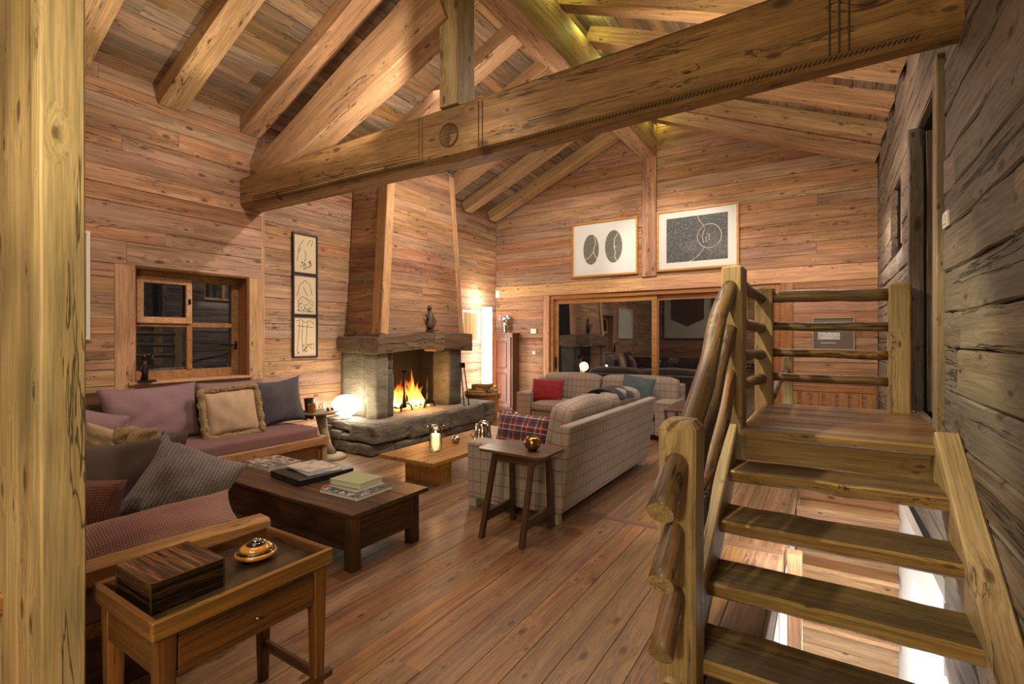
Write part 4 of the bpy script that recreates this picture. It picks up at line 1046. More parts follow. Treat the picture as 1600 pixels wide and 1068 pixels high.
pil('scatter_cushion', (-5.80, 3.66, .80), (.25, 1, .10), (-.25, .02, 1), .60, .60, .22, M['ribbed'], 'charcoal ribbed cushion at the right end of the window bench', 3, puff=.5, pinch=.16)
pil('back_cushion', (-5.72, 1.66, .70), (.5, .8, -.30), (-.30, .1, 1), .60, .55, .26, M['linen'], 'pale mauve back cushion leaning in the bench corner beside the foreground post', 4, puff=.45, pinch=.1)
# fur-edged cushion
fc = thing('scatter_cushion', 'cream square cushion with a shaggy tan fur border on the bench', 'cushion', (-5.62, 2.86, .47))
Mf = basis((-5.62, 2.98, .775), (.18, 1, .05), (-.28, .05, 1))
me = cushion_mesh(.54, .50, .18, 9); me.materials.append(M['creamf']); link('cushion_body', me, fc, Mf)
q = MB(); pts = []
for (a, b) in (((-1, -1), (1, -1)), ((1, -1), (1, 1)), ((1, 1), (-1, 1)), ((-1, 1), (-1, -1))):
    for i in range(12):
        t = i/12; pts.append(Mf @ Vector((.285*(a[0]+(b[0]-a[0])*t), .265*(a[1]+(b[1]-a[1])*t), .012*math.sin(i*1.7))))
pts.append(pts[0])
q.tube(pts, [.040+.010*math.sin(i*2.1) for i in range(len(pts))], 12)
fur = q.build('fur_border', M['fur'], fc, smooth=True, sub=2)
tx = bpy.data.textures.new('fur_clumps', 'CLOUDS'); tx.noise_scale = .022
dm = fur.modifiers.new('clumps', 'DISPLACE'); dm.texture = tx; dm.strength = .03; dm.texture_coords = 'LOCAL'
# near wing cushions
pil('scatter_cushion', (-3.66, 1.22, .685), (.80, .58, .10), (-.22, -.05, 1), .95, .60, .32, M['taupe'], 'large dark taupe velvet cushion in the middle of the near bench wing', 6, puff=.45, pinch=.14, wr=.03)
pil('scatter_cushion', (-3.27, 1.44, .685), (.47, .80, -.50), (-.25, .40, .85), .54, .56, .38, M['knit'], 'grey cable-knit cushion leaning right of the taupe velvet one', 7, puff=.6, pinch=.16, wr=.02)
pil('scatter_cushion', (-3.30, .90, .62), (.70, .70, -.1), (-.3, -.2, 1), .50, .52, .24, M['houndd'], 'dark brown houndstooth cushion beside the foreground post', 8, puff=.45)
pil('scatter_cushion', (-2.93, 1.12, .575), (-.02, 1, .0), (-.62, 0, .5), .98, .34, .22, M['hound'], 'long rose houndstooth cushion lying behind the bench arm', 10, puff=.6, pinch=.10)
pil('scatter_cushion', (-4.92, 1.60, .76), (.8, .45, -.25), (-.1, -.3, 1), .36, .26, .1, M['creamf'], 'small printed cream cushion at the left behind the knit cushion', 12)
pil('fur_throw', (-4.36, 1.62, .83), (1, .35, 0), (0, -.3, 1), .40, .20, .18, M['fur'], 'tan fur roll peeping over the knit cushion', 13, wr=.05)
# ------------------------------------------------------------------ old low coffee table and what lies on it
ct = thing('coffee_table', 'low dark chest-like coffee table with stub feet, books on top', 'table', (-3.63, 2.57, 0))
for i, (a, b) in enumerate(((2.20, 2.45), (2.452, 2.70), (2.702, 2.94))):
    timber('top_board', (-4.63, (a+b)/2, .405), (-2.655, (a+b)/2, .405), b-a, .03, M['dark'], ct, jit=.001, ch=.005)
for a_ in (2.245, 2.865): q = MB(); q.box(-4.54, -2.74, a_, a_+.03, .13, .39); q.build('side_apron', M['dark'], ct, bev=.004)
for a_ in (-2.755, -4.56): q = MB(); q.box(a_, a_+.03, 2.27, 2.87, .13, .39); q.build('end_apron', M['darkY'], ct, bev=.004)
for x_ in (-4.52, -2.76):
    for y_ in (2.28, 2.86): timber('leg', (x_, y_, 0), (x_, y_, .39), .085, .085, M['sideZ'] if False else M['dark'], ct, up=(0, 1, 0), jit=.002, ch=.006)
def book(name, label, c, w_, d_, h_, rz, cover, group=None, cat='book', spine=None, z=.42):
    t = thing(name, label, cat, (c[0], c[1], z), rz, group)
    Mx = W(t)
    def bx(n, m, *a):
        q = MB(); q.box(*a, M=Mx); return q.build(n, m, t, bev=.0015)
    bx('pages', M['paper'], -w_/2+.006, w_/2-.004, -d_/2+.006, d_/2-.006, .003, h_-.003)
    bx('front_cover', cover, -w_/2, w_/2, -d_/2, d_/2, h_-.003, h_)
    bx('back_cover', spine or cover, -w_/2, w_/2, -d_/2, d_/2, 0, .003)
    bx('spine', spine or cover, -w_/2-.001, -w_/2+.003, -d_/2, d_/2, 0, h_)
    return t
book('magazine', 'pale magazine, lower of the two at the far left of the coffee table', (-4.37, 2.68), .44, .33, .016, .0, M['cover1'], cat='magazine', spine=M['paper'])
book('magazine', 'brown patterned magazine on top of the left stack on the coffee table', (-4.36, 2.69), .42, .31, .018, -.06, M['cover1'], cat='magazine', z=.436, spine=M['paper'])
bx_ = thing('flat_box', 'flat black lacquered box in the middle of the coffee table', 'box', (-3.73, 2.66, .42), -.10)
q = MB(); q.box(-.235, .235, -.25, .25, .001, .052, M=W(bx_)); q.build('box_body', M['black'], bx_, bev=.004)
for a_ in (-.15, .09): q = MB(); q.box(a_, a_+.11, -.252, -.2505, .022, .027, M=W(bx_)); q.build('inlay', M['silver'], bx_)
book('magazine', 'grey magazine lying under the blue one on the black box', (-3.72, 2.68), .40, .30, .012, -.22, M['cover2'], cat='magazine', z=.4725, spine=M['grey'])
book('magazine', 'open-coloured magazine with blue and beige cover on top of the black box', (-3.75, 2.67), .36, .27, .012, -.04, M['cover2'], cat='magazine', z=.485, spine=M['paper'])
book('book', 'large white-edged book with black and white cover under the sage one', (-3.07, 2.58), .40, .36, .026, .03, M['cover3'], spine=M['whitepl'])
book('book', 'thin grey book between the sage book and the black and white one', (-3.10, 2.60), .33, .28, .012, .0, M['grey'], z=.4465)
book('book', 'thick sage green cloth book topmost at the right of the coffee table', (-3.12, 2.62), .32, .25, .045, .08, M['sage'], z=.459)
rb = MB(); rb.tube([(-3.27, 2.47, .45), (-3.30, 2.45, .44), (-3.295, 2.43, .425)], [.012, .014, .01], 6); rb.tube([(-3.25, 2.44, .452), (-3.27, 2.405, .43)], [.01, .012], 6)
tag(rb.build('ribbon', M['pink']), 'pink ribbon hanging from the corner of the book stack', 'ribbon')
# ------------------------------------------------------------------ slatted coffee table
tt = thing('slatted_table', 'low coffee table of blond oak slats on two block legs before the hearth', 'table', (-3.77, 4.9, 0))
ns = 18
for i in range(ns):
    x_ = -4.165+.8*(i+.5)/ns
    timber('slat', (x_, 3.80, .30), (x_, 5.93, .30), .025, .042, M['slat'], tt, jit=.0005, ch=.002)
for y_ in (4.08, 5.45):
    for i in range(12):
        x_ = -4.04+.52*(i+.5)/12
        timber('leg_slat', (x_, y_+.1, 0), (x_, y_+.1, .28), .20, .042, M['slat'], tt, up=(1, 0, 0), jit=.0005, ch=.002)
for y_ in (4.12, 4.24, 5.5, 5.62): timber('cross_rod', (-4.15, y_, .285), (-3.38, y_, .285), .02, .012, M['slat'], tt, jit=.0003, ch=.002)
def candle_glass(name, label, c, r_, h_, prof, ch, group=None, cat='candle holder', cr=.6):
    t = thing(name, label, cat, c, group=group)
    pr = [(r_*a, h_*b) for a, b in prof]; inner = [(max(0, r-.0035), z+(.006 if i == 0 else 0)) for i, (r, z) in enumerate(pr)][::-1]
    q = MB(); q.lathe(c, [(0, 0)]+pr+inner+[(0, .008)], 28); q.build('glass', M['thinglass'], t, smooth=True)
    q = MB(); q.lathe(c, [(0, .009), (r_*cr, .009), (r_*cr, ch-.01), (r_*cr*.8, ch), (0, ch-.006)], 20); q.build('candle', M['wax'], t, smooth=True)
    q = MB(); q.lathe((c[0], c[1], c[2]+ch), [(0, 0), (.009, .01), (.007, .024), (0, .042)], 8); q.build('flame', M['flame'], t, smooth=True)
    return t
candle_glass('hurricane_candle', 'glass hurricane holder with lit pillar candle on the slatted table', (-3.74, 4.26, .322), .095, .285, [(.62, 0), (.7, .05), (.78, .3), (.72, .6), (.8, .85), (1, 1)], .19)
light('candle_light', 'POINT', (-3.74, 4.26, .60), 1.5, (1, .6, .3), .03)
sv = thing('silver_vessel', 'bell-shaped polished silver wine cooler on the slatted table', 'vessel', (-3.54, 4.90, .322))
q = MB(); q.lathe((-3.54, 4.90, .322), [(.0, 0), (.125, 0), (.13, .012), (.115, .05), (.10, .12), (.095, .20), (.075, .245), (.04, .265), (0, .268)], 32); q.build('body', M['silver'], sv, smooth=True)
q = MB(); q.tube([(-3.65, 4.86, .37), (-3.69, 4.85, .42), (-3.63, 4.87, .48)], .008, 8); q.build('handle', M['silver'], sv, smooth=True)
sw = thing('silver_bowl', 'small reflecting silver bowl partly hidden beside the wine cooler', 'bowl', (-3.80, 4.72, .322))
q = MB(); q.lathe((-3.80, 4.70, .322), [(0, 0), (.03, 0), (.05, .03), (.05, .06), (.035, .085), (0, .085)], 20); q.build('body', M['silver'], sw, smooth=True)
# ------------------------------------------------------------------ pedestal side table by the bench
pd = thing('pedestal_table', 'small round pedestal table of pale driftwood at the bench end', 'table', (-5.57, 4.25, 0))
M['drift'] = stone('driftwood_cast', '7d705c', '9c8f78', 'b0a48c', 5, .5)
q = MB(); q.lathe((-5.57, 4.25, 0), [(0, 0), (.19, 0), (.20, .02), (.17, .05), (.07, .07), (0, .07)], 24); q.build('base', M['drift'], pd, smooth=True)
q = MB(); q.tube([(-5.56, 4.25, .05), (-5.60, 4.22, .18), (-5.65, 4.20, .36), (-5.68, 4.17, .60)], [.075, .05, .055, .075], 14); q.build('stem', M['drift'], pd, smooth=True)
q = MB(); q.lathe((-5.68, 4.16, .595), [(0, 0), (.20, .0), (.235, .018), (.235, .032), (0, .034)], 28); q.build('top', M['drift'], pd, smooth=True)
pz = .630
def cup(name, label, c, r0, r1, h_, mat, cat, group=None, th=.004):
    t = thing(name, label, cat, c, group=group)
    q = MB(); q.lathe(c, [(0, 0), (r0, 0), (r1, h_), (r1-th, h_), (r0-th, .006), (0, .006)], 20); q.build('wall', mat, t, smooth=False); return t
cup('dark_pot', 'tall black ceramic pot at the back of the pedestal table', (-5.80, 4.09, pz), .055, .07, .17, M['pot'], 'pot')
cup('glass_tumbler', 'amber glass tumbler standing in front of the black pot', (-5.69, 4.05, pz), .045, .055, .11, M['amber'], 'glass')
cup('glass_tumbler', 'clear tumbler with dark pattern right of the amber one', (-5.72, 4.21, pz), .04, .045, .10, M['thinglass'], 'glass')
for i, (dx, dy, r_) in enumerate(((.05, .13, .022), (.09, .17, .02), (.03, .21, .018), (.10, .10, .018))):
    t = MB(); t.lathe((-5.68+dx, 4.12+dy, pz), [(0, 0), (r_, .004), (r_*1.1, r_), (r_*.5, r_*1.9), (0, r_*2)], 10)
    tag(t.build('nut_shell', M['carved'], smooth=True), ['brown nut nearest the room on the pedestal table', 'brown nut at the right edge of the pedestal table', 'brown nut farthest back on the pedestal table', 'brown nut nearest the tumblers on the pedestal table'][i], 'nut', 'nuts on the pedestal table')
# ------------------------------------------------------------------ lamps and things round the fireplace
gl = thing('globe_lamp', 'glowing flattened white glass globe lamp on the hearth', 'lamp', (-5.88, 4.74, .44))
q = MB(); q.lathe((-5.88, 4.74, .44), [(0, 0), (.07, 0), (.07, .03), (0, .03)], 20); q.build('foot', M['whitepl'], gl)
q = MB(); q.lathe((-5.88, 4.74, .625), [(.0, -.155)]+[(.195*math.cos(a), .155*math.sin(a)) for a in [math.radians(-75+15*i) for i in range(11)]]+[(0, .155)], 32); q.build('globe', M['lamp'], gl, smooth=True)
light('globe_light', 'POINT', (-5.62, 4.50, .70), 9, (1, .80, .58), .12)
tl = thing('tube_lamp', 'tall glowing white cylinder floor lamp in the corner', 'lamp', (-6.0, 8.45, 0))
q = MB(); q.lathe((-6.0, 8.45, .05), [(0, 0), (.105, 0), (.105, 2.19), (.0, 2.19)], 28); q.build('shade', M['tube'], tl)
q = MB(); q.lathe((-6.0, 8.45, 0), [(0, 0), (.12, 0), (.12, .05), (0, .05)], 24); q.build('base', M['whitepl'], tl)
light('tube_light', 'POINT', (-5.98, 8.40, 2.42), 17, (1, .84, .66), .08)
light('tube_light', 'POINT', (-5.72, 8.35, 1.0), 12, (1, .82, .62), .10)
bk_ = thing('log_basket', 'round wicker basket heaped with split firewood beside the hearth', 'basket', (-5.76, 7.96, 0))
q = MB()
for k_ in range(15):
    z_ = .02+.032*k_; N = 48; r0 = .27+.055*(k_/14)
    q.tube([(-5.76+(r0+.012*math.sin(t*12*2*math.pi/N*2+(k_ % 2)*math.pi))*math.cos(2*math.pi*t/N), 7.96+(r0+.012*math.sin(t*12*2*math.pi/N*2+(k_ % 2)*math.pi))*math.sin(2*math.pi*t/N), z_) for t in range(N+1)], .016, 6, cap=False)
wv = q.build('wicker_weave', M['wicker'], bk_, smooth=True); wv['kind'] = 'stuff'
q = MB(); q.tube([(-5.76+.335*math.cos(2*math.pi*t/40), 7.96+.335*math.sin(2*math.pi*t/40), .505+.008*math.sin(t*2)) for t in range(41)], .026, 8, cap=False); q.build('rim', M['wicker'], bk_, smooth=True)
q = MB(); q.lathe((-5.76, 7.96, .005), [(0, 0), (.26, 0), (.26, .01), (0, .01)], 20); q.build('bottom', M['wicker'], bk_)
rl = random.Random(5); names_ = ['lying lowest at the left', 'lying lowest in the middle', 'lying lowest at the right', 'resting second layer left', 'resting second layer right', 'topmost of the heap', 'standing up at the back', 'poking out at the front rim']
for i, (dx, dy, dz, ang, tl_) in enumerate(((-.12, -.05, .47, .3, 0), (.02, 0, .46, .25, 0), (.15, .03, .47, .4, 0), (-.07, -.02, .56, .15, .1), (.09, .02, .56, .35, -.1), (.0, 0, .65, .2, .05), (.02, .18, .55, 1.6, .2), (-.02, -.2, .52, .1, 0))):
    c = Vector((-5.76+dx, 7.96+dy, dz)); d = Vector((math.sin(ang)*.0+math.cos(ang), math.sin(ang), tl_)).normalized()*.22
    t = thing('firewood_log', 'split firewood log in the basket, '+names_[i], 'log', c, group='firewood in the basket')
    timber('log_body', c-d, c+d, .11, .085, M['logwood'], t, n=4, jit=.006, ch=.028)
for i, (x_, y_) in enumerate(((-5.22, 8.12), (-5.10, 8.22))):
    candle_glass('lantern_candle', ['glass floor lantern with small candle, left of the two by the cabinet', 'brighter glass floor lantern with candle, right of the two by the cabinet'][i], (x_, y_, 0.001), .055, .17, [(1, 0), (1, .3), (1, .6), (1, 1)], .08+.01*i, group='floor lanterns', cr=.5)
light('candle_light', 'POINT', (-5.12, 8.1, .2), 2.2, (1, .6, .3), .03)
# corner cupboard
ar = thing('corner_cupboard', 'narrow reddish cherry cupboard with a panelled door in the corner', 'cupboard', (-5.89, 9.0, 0))
q = MB(); q.box(-6.15, -5.63, 8.87, 9.13, .06, 1.68); q.box(-6.17, -5.61, 8.85, 9.14, 1.68, 1.715); q.box(-6.16, -5.62, 8.86, 9.13, 0, .07); q.build('body', M['cherry'], ar, bev=.004)
q = MB()
for a in ((-6.11, -6.03, .12, 1.62), (-5.75, -5.67, .12, 1.62), (-6.03, -5.75, .12, .2), (-6.03, -5.75, 1.54, 1.62), (-6.03, -5.75, .86, .94)): q.box(a[0], a[1], 8.845, 8.872, a[2], a[3])
dd = q.build('door', M['cherry'], ar, bev=.003)
q = MB(); q.box(-6.0, -5.78, 8.855, 8.874, .23, .83); q.box(-6.0, -5.78, 8.855, 8.874, .97, 1.51); q.build('panel', M['cherry'], dd, bev=.008)
q = MB(); q.lathe((-5.71, 8.84, .9), [(0, -.01), (.012, -.008), (.012, .008), (0, .01)], 10); q.build('knob', M['gold'], dd)
va = thing('flower_vase', 'silvered vase with white flowers on top of the cherry cupboard', 'vase', (-5.90, 8.99, 1.716))
q = MB(); q.lathe((-5.90, 8.99, 1.716), [(0, 0), (.05, 0), (.045, .02), (.05, .12), (.075, .26), (.07, .26), (.04, .1), (0, .02)], 20); q.build('vase_body', M['silver'], va, smooth=True)
q = MB()
for i in range(16):
    a = rl.uniform(0, 6.28); r_ = rl.uniform(.02, .13); z_ = 2.0+rl.uniform(0, .09)
    q.lathe((-5.90+r_*math.cos(a), 8.99+min(.10, r_*math.sin(a)), z_), [(0, -.03), (.03, -.01), (.038, .012), (.015, .03), (0, .02)], 7)
q.build('petals', M['silverflower'], va)
# ------------------------------------------------------------------ plaid sofas
s1 = thing('sofa', 'beige windowpane-check sofa seen from behind beside the dark stool table', 'sofa', (-2.35, 4.97, 0), group=None)
def slab(name, pts_b, pts_t, mat, parent, bev=.02):
    q = MB(); q.hexa(pts_b, pts_t); return q.build(name, mat, parent, bev=bev, segs=3, smooth=False)
slab('back', [(-2.02, 3.76, .09), (-1.90, 3.76, .09), (-1.90, 6.20, .09), (-2.02, 6.20, .09)], [(-1.91, 3.74, .86), (-1.80, 3.74, .86), (-1.80, 6.22, .86), (-1.91, 6.22, .86)], M['check'], s1, .025)
slab('arm', [(-2.90, 3.745, .08), (-1.96, 3.745, .08), (-1.96, 3.99, .08), (-2.90, 3.99, .08)], [(-2.90, 3.745, .62), (-1.93, 3.745, .62), (-1.93, 3.99, .62), (-2.90, 3.99, .62)], M['check'], s1, .03)
slab('arm', [(-2.90, 5.96, .08), (-1.96, 5.96, .08), (-1.96, 6.2, .08), (-2.90, 6.2, .08)], [(-2.90, 5.96, .62), (-1.93, 5.96, .62), (-1.93, 6.2, .62), (-2.90, 6.2, .62)], M['check'], s1, .03)
slab('seat_base', [(-2.86, 3.99, .09), (-2.0, 3.99, .09), (-2.0, 5.96, .09), (-2.86, 5.96, .09)], [(-2.86, 3.99, .30), (-2.0, 3.99, .30), (-2.0, 5.96, .30), (-2.86, 5.96, .30)], M['check'], s1)
for a, b in ((4.0, 4.97), (4.98, 5.95)): blockcush('seat_cushion', -2.90, -2.05, a, b, .30, .47, M['check'], s1, seed=a, r=.06, bulge=.03)
for i, (a, b) in enumerate(((4.0, 5.05), (5.06, 6.0))):
    o = blockcush('back_cushion', -.13, .13, -(b-a)/2, (b-a)/2, -.27, .27, M['check'], None, seed=i+3, r=.08, bulge=.05, n=9)
    o.parent = s1; o.matrix_local = W(s1).inverted() @ Matrix.Translation((-2.07, (a+b)/2, .715)) @ Matrix.Rotation(.20, 4, 'Y')
for x_, y_ in ((-2.84, 3.80), (-1.97, 3.80), (-2.84, 6.14), (-1.97, 6.14)):
    q = MB(); q.box(x_-.04, x_+.04, y_-.04, y_+.04, 0, .09); q.build('foot', M['grey'], s1, bev=.004)
s2 = thing('sofa', 'beige windowpane-check sofa standing with its back to the sliding door', 'sofa', (-3.4, 8.05, 0))
slab('back', [(-4.74, 8.32, .09), (-1.98, 8.32, .09), (-1.98, 8.50, .09), (-4.74, 8.50, .09)], [(-4.74, 8.38, .84), (-1.98, 8.38, .84), (-1.98, 8.56, .84), (-4.74, 8.56, .84)], M['check'], s2, .025)
for a, b in ((-4.76, -4.47), (-2.24, -1.96)):
    slab('arm', [(a, 7.62, .08), (b, 7.62, .08), (b, 8.4, .08), (a, 8.4, .08)], [(a, 7.62, .625), (b, 7.62, .625), (b, 8.4, .625), (a, 8.4, .625)], M['check'], s2, .03)
slab('seat_base', [(-4.47, 7.66, .09), (-2.24, 7.66, .09), (-2.24, 8.4, .09), (-4.47, 8.4, .09)], [(-4.47, 7.66, .3), (-2.24, 7.66, .3), (-2.24, 8.4, .3), (-4.47, 8.4, .3)], M['check'], s2)
for a, b in ((-4.46, -3.36), (-3.35, -2.25)): blockcush('seat_cushion', a, b, 7.60, 8.35, .30, .47, M['check'], s2, seed=a, r=.07, bulge=.05)
for i, (a, b) in enumerate(((-4.46, -3.33), (-3.31, -2.0))):
    o = blockcush('back_cushion', -(b-a)/2, (b-a)/2, -.12, .12, -.25, .25, M['check'], None, seed=i+8, r=.08, bulge=.03, n=9)
    o.parent = s2; o.matrix_local = W(s2).inverted() @ Matrix.Translation(((a+b)/2, 8.18, .70)) @ Matrix.Rotation(-.16, 4, 'X')
for x_ in (-4.68, -2.04):
    for y_ in (7.68, 8.44):
        q = MB(); q.box(x_-.04, x_+.04, y_-.04, y_+.04, 0, .09); q.build('foot', M['grey'], s2, bev=.004)
pil('scatter_cushion', (-4.24, 7.84, .665), (1, .12, -.02), (0, .35, 1), .62, .40, .16, M['red'], 'plain brick red cushion at the left end of the far sofa', 20, puff=.55)
pil('scatter_cushion', (-2.60, 7.86, .74), (1, -.1, -.12), (.15, .3, 1), .56, .50, .16, M['bluegrey'], 'slate blue velvet cushion at the right end of the far sofa', 21, puff=.55)
pil('scatter_cushion', (-3.12, 7.66, .635), (1, .1, .15), (0, .5, 1), .42, .26, .13, M['patch'], 'small red and white patterned cushion beside the slate blue one', 22, puff=.6)
pil('scatter_cushion', (-2.52, 4.16, .655), (1, .04, -.04), (-.05, .25, 1), .62, .40, .17, M['tartan'], 'red tartan cushion behind the near arm of the check sofa', 23, puff=.55)
# dark throw over the back cushion
q = MB(); vs = []; fs = []
prof = [(-2.40, .66), (-2.36, .80), (-2.27, .93), (-2.20, 1.005), (-2.08, 1.035), (-1.97, 1.00), (-1.90, .91)]
NY = 9
for i in range(NY):
    y_ = 4.92+.06*i
    for j, (x_, z_) in enumerate(prof): vs.append((x_+.012*math.sin(i*1.3+j), y_+(.05*j), z_+.012*math.sin(i*1.9+j*.7)))
for i in range(NY-1):
    for j in range(len(prof)-1): fs.append((i*7+j, i*7+j+1, (i+1)*7+j+1, (i+1)*7+j))
q.add(vs, fs); th = q.build('throw', M['throw'], None, smooth=True)
sm = th.modifiers.new('thick', 'SOLIDIFY'); sm.thickness = .02; ss = th.modifiers.new('sub', 'SUBSURF'); ss.levels = 2; ss.render_levels = 2
tag(th, 'dark grey woollen throw draped over the sofa back cushions', 'throw')
# ------------------------------------------------------------------ small tables
stt = thing('stool_table', 'small dark oak table with splayed legs beside the check sofa arm', 'table', (-2.1, 3.45, 0))
q = MB(); q.prism([(-2.42, 3.30), (-2.38, 3.24), (-1.84, 3.22), (-1.79, 3.26), (-1.79, 3.60), (-1.85, 3.66), (-2.36, 3.66), (-2.42, 3.60)], 'z', .682, .705); q.build('top', M['dark'], stt, bev=.004)
for a_ in ((-2.29, -1.92, 3.32, 3.345), (-2.29, -1.92, 3.575, 3.60), (-2.30, -2.275, 3.33, 3.59), (-1.935, -1.91, 3.33, 3.59)): q = MB(); q.box(*a_, .60, .682); q.build('apron', M['dark'], stt, bev=.003)
for (fx, fy, tx_, ty) in ((-2.335, 3.21, -2.28, 3.335), (-1.955, 3.21, -1.93, 3.335), (-2.335, 3.68, -2.28, 3.585), (-1.955, 3.68, -1.93, 3.585)):
    timber('leg', (fx, fy, 0), (tx_, ty, .68), .042, .042, M['darkZ'] if False else M['dark'], stt, up=(0, 1, 0), jit=.001, ch=.004)
for x_ in (-2.322, -1.945): timber('stretcher', (x_, 3.25, .16), (x_, 3.645, .16), .03, .075, M['dark'], stt, jit=.001, ch=.003)
vt = thing('votive_holder', 'small round gold mercury glass votive on the dark stool table', 'candle holder', (-1.97, 3.40, .706))
q = MB(); q.lathe((-1.97, 3.40, .706), [(0, 0), (.03, 0), (.06, .03), (.068, .06), (.058, .095), (.035, .112), (.03, .11), (.05, .09), (.06, .06), (0, .01)], 24); q.build('bowl', M['gold'], vt, smooth=True)
et = thing('end_table', 'small dark side table between the ends of the two sofas', 'table', (-1.72, 7.0, 0))
q = MB(); q.box(-1.90, -1.62, 6.9, 7.55, .585, .61); q.build('top', M['dark'], et, bev=.003)
for x_ in (-1.87, -1.65):
    for y_ in (6.93, 7.52): timber('leg', (x_, y_, 0), (x_, y_, .585), .035, .035, M['dark'], et, up=(0, 1, 0))
# tray table in the near left corner
ty_ = thing('tray_table', 'worn oak tray-top side table with one drawer in the foreground', 'table', (-2.03, 1.04, 0))
TX0, TX1, TY0, TY1 = -2.275, -1.785, .70, 1.375
q = MB(); q.box(TX0+.02, TX1-.02, TY0+.02, TY1-.02, .640, .658); q.build('tray_floor', M['sidetop'], ty_)
for a_ in (TX0, TX1-.022): q = MB(); q.box(a_, a_+.022, TY0, TY1, .635, .70); q.build('tray_rim', M['side'], ty_, bev=.005)
for a_ in (TY0, TY1-.022): q = MB(); q.box(TX0+.022, TX1-.022, a_, a_+.022, .635, .70); q.build('tray_rim', M['sideX'], ty_, bev=.005)
lx = (TX0+.045, TX1-.045); ly = (TY0+.05, TY1-.05)
for x_ in lx:
    for y_ in ly: timber('leg', (x_, y_, 0), (x_, y_, .64), .04, .04, M['sideX'], ty_, up=(0, 1, 0), w2=.06, h2=.06, jit=.001, ch=.004, n=3)
q = MB(); q.box(TX0+.02, TX0+.04, ly[0], ly[1], .50, .636); q.build('apron', M['side'], ty_, bev=.003)
for a_ in (TY0+.025, TY1-.045): q = MB(); q.box(lx[0], lx[1], a_, a_+.02, .50, .636); q.build('apron', M['sideX'], ty_, bev=.003)
for a_, b_ in ((.485, .505), (.615, .636)): q = MB(); q.box(TX1-.035, TX1-.022, ly[0], ly[1], a_, b_); q.build('drawer_rail', M['side'], ty_, bev=.002)
q = MB(); q.box(TX1-.04, TX1-.018, ly[0]+.032, ly[1]-.032, .508, .612); dw = q.build('drawer', M['side'], ty_, bev=.003)
q = MB(); q.tube([(TX1-.018, 1.04, .555), (TX1-.003, 1.04, .555)], .004, 8); q.lathe((TX1-.002, 1.04, .555), [(0, -.006), (.006, -.003), (.006, .003), (0, .006)], 10); q.build('knob', M['silver'], dw, smooth=True)
for y_ in ly: timber('stretcher', (lx[0], y_, .17), (lx[1], y_, .17), .022, .045, M['dark'], ty_, jit=.001, ch=.003)
timber('foot_rail', (lx[1]+.01, TY0, .155), (lx[1]+.01, TY1+.01, .155), .035, .03, M['sideX'], ty_, jit=.001, ch=.004)
# ebony box
eb = thing('ebony_box', 'striped ebony veneer box with brass edges on the tray table', 'box', (-1.98, .86, .66), 0)
EX0, EX1, EY0, EY1, EZ0, EZ1 = -2.205, -1.925, .750, .99, .660, .768
q = MB(); q.box(EX0, EX1, EY0, EY1, EZ0, EZ0+.068); q.build('box_body', M['ebonyY'], eb, bev=.001)
q = MB(); q.box(EX0, EX1, EY0, EY1, EZ0+.070, EZ1); ld = q.build('lid', M['ebony'], eb, bev=.001); second_mat(ld, M['ebonyY'], lambda n_, c_: n_.z < .5)
q = MB(); e = .003
for x_ in (EX0, EX1):
    for y_ in (EY0, EY1): q.box(x_-e, x_+e, y_-e, y_+e, EZ0, EZ1)
for x_ in (EX0, EX1): q.box(x_-e, x_+e, EY0, EY1, EZ1-e, EZ1+.0005)
for y_ in (EY0, EY1): q.box(EX0, EX1, y_-e, y_+e, EZ1-e, EZ1+.0005)
q.box(EX0, EX1, EY0-e*.6, EY0, EZ0+.067, EZ0+.071); q.box(EX1, EX1+e*.6, EY0, EY1, EZ0+.067, EZ0+.071)
q.build('brass_edging', plain('dull_brass', '8a7440', .3, .9), eb)
# lacquer candle dish
ld_ = thing('lacquer_dish', 'round amber and black lacquered tealight holder in the tray', 'candle holder', (-2.06, 1.19, .659))
c = (-2.055, 1.19, .659)
def tl_m(a): return Matrix.Rotation(.10, 4, 'X')
q = MB(); q.lathe(c, [(0, 0), (.03, 0), (.078, .018), (.085, .028), (.078, .036), (0, .034)], 36); q.build('dish', M['ceramic'], ld_, smooth=True)
q = MB(); q.lathe(c, [(.06, .034), (.076, .036), (.072, .043), (.05, .040)], 36); q.build('black_ring', M['ceramicd'], ld_, smooth=True)
q = MB(); q.lathe(c, [(0, .04), (.064, .041), (.062, .052), (.045, .062), (0, .062)], 36); q.build('dome', M['ceramic'], ld_, smooth=True)
q = MB(); q.lathe(c, [(0, .062), (.040, .062), (.036, .071), (.02, .074), (0, .074)], 30); q.build('black_cap', M['ceramicd'], ld_, smooth=True)
q = MB(); q.lathe(c, [(0, .074), (.019, .074), (.019, .08), (.015, .081), (0, .078)], 20); q.tube([(c[0], c[1], c[2]+.078), (c[0], c[1], c[2]+.088)], .0012, 5); q.build('tealight', M['silver'], ld_, smooth=True)
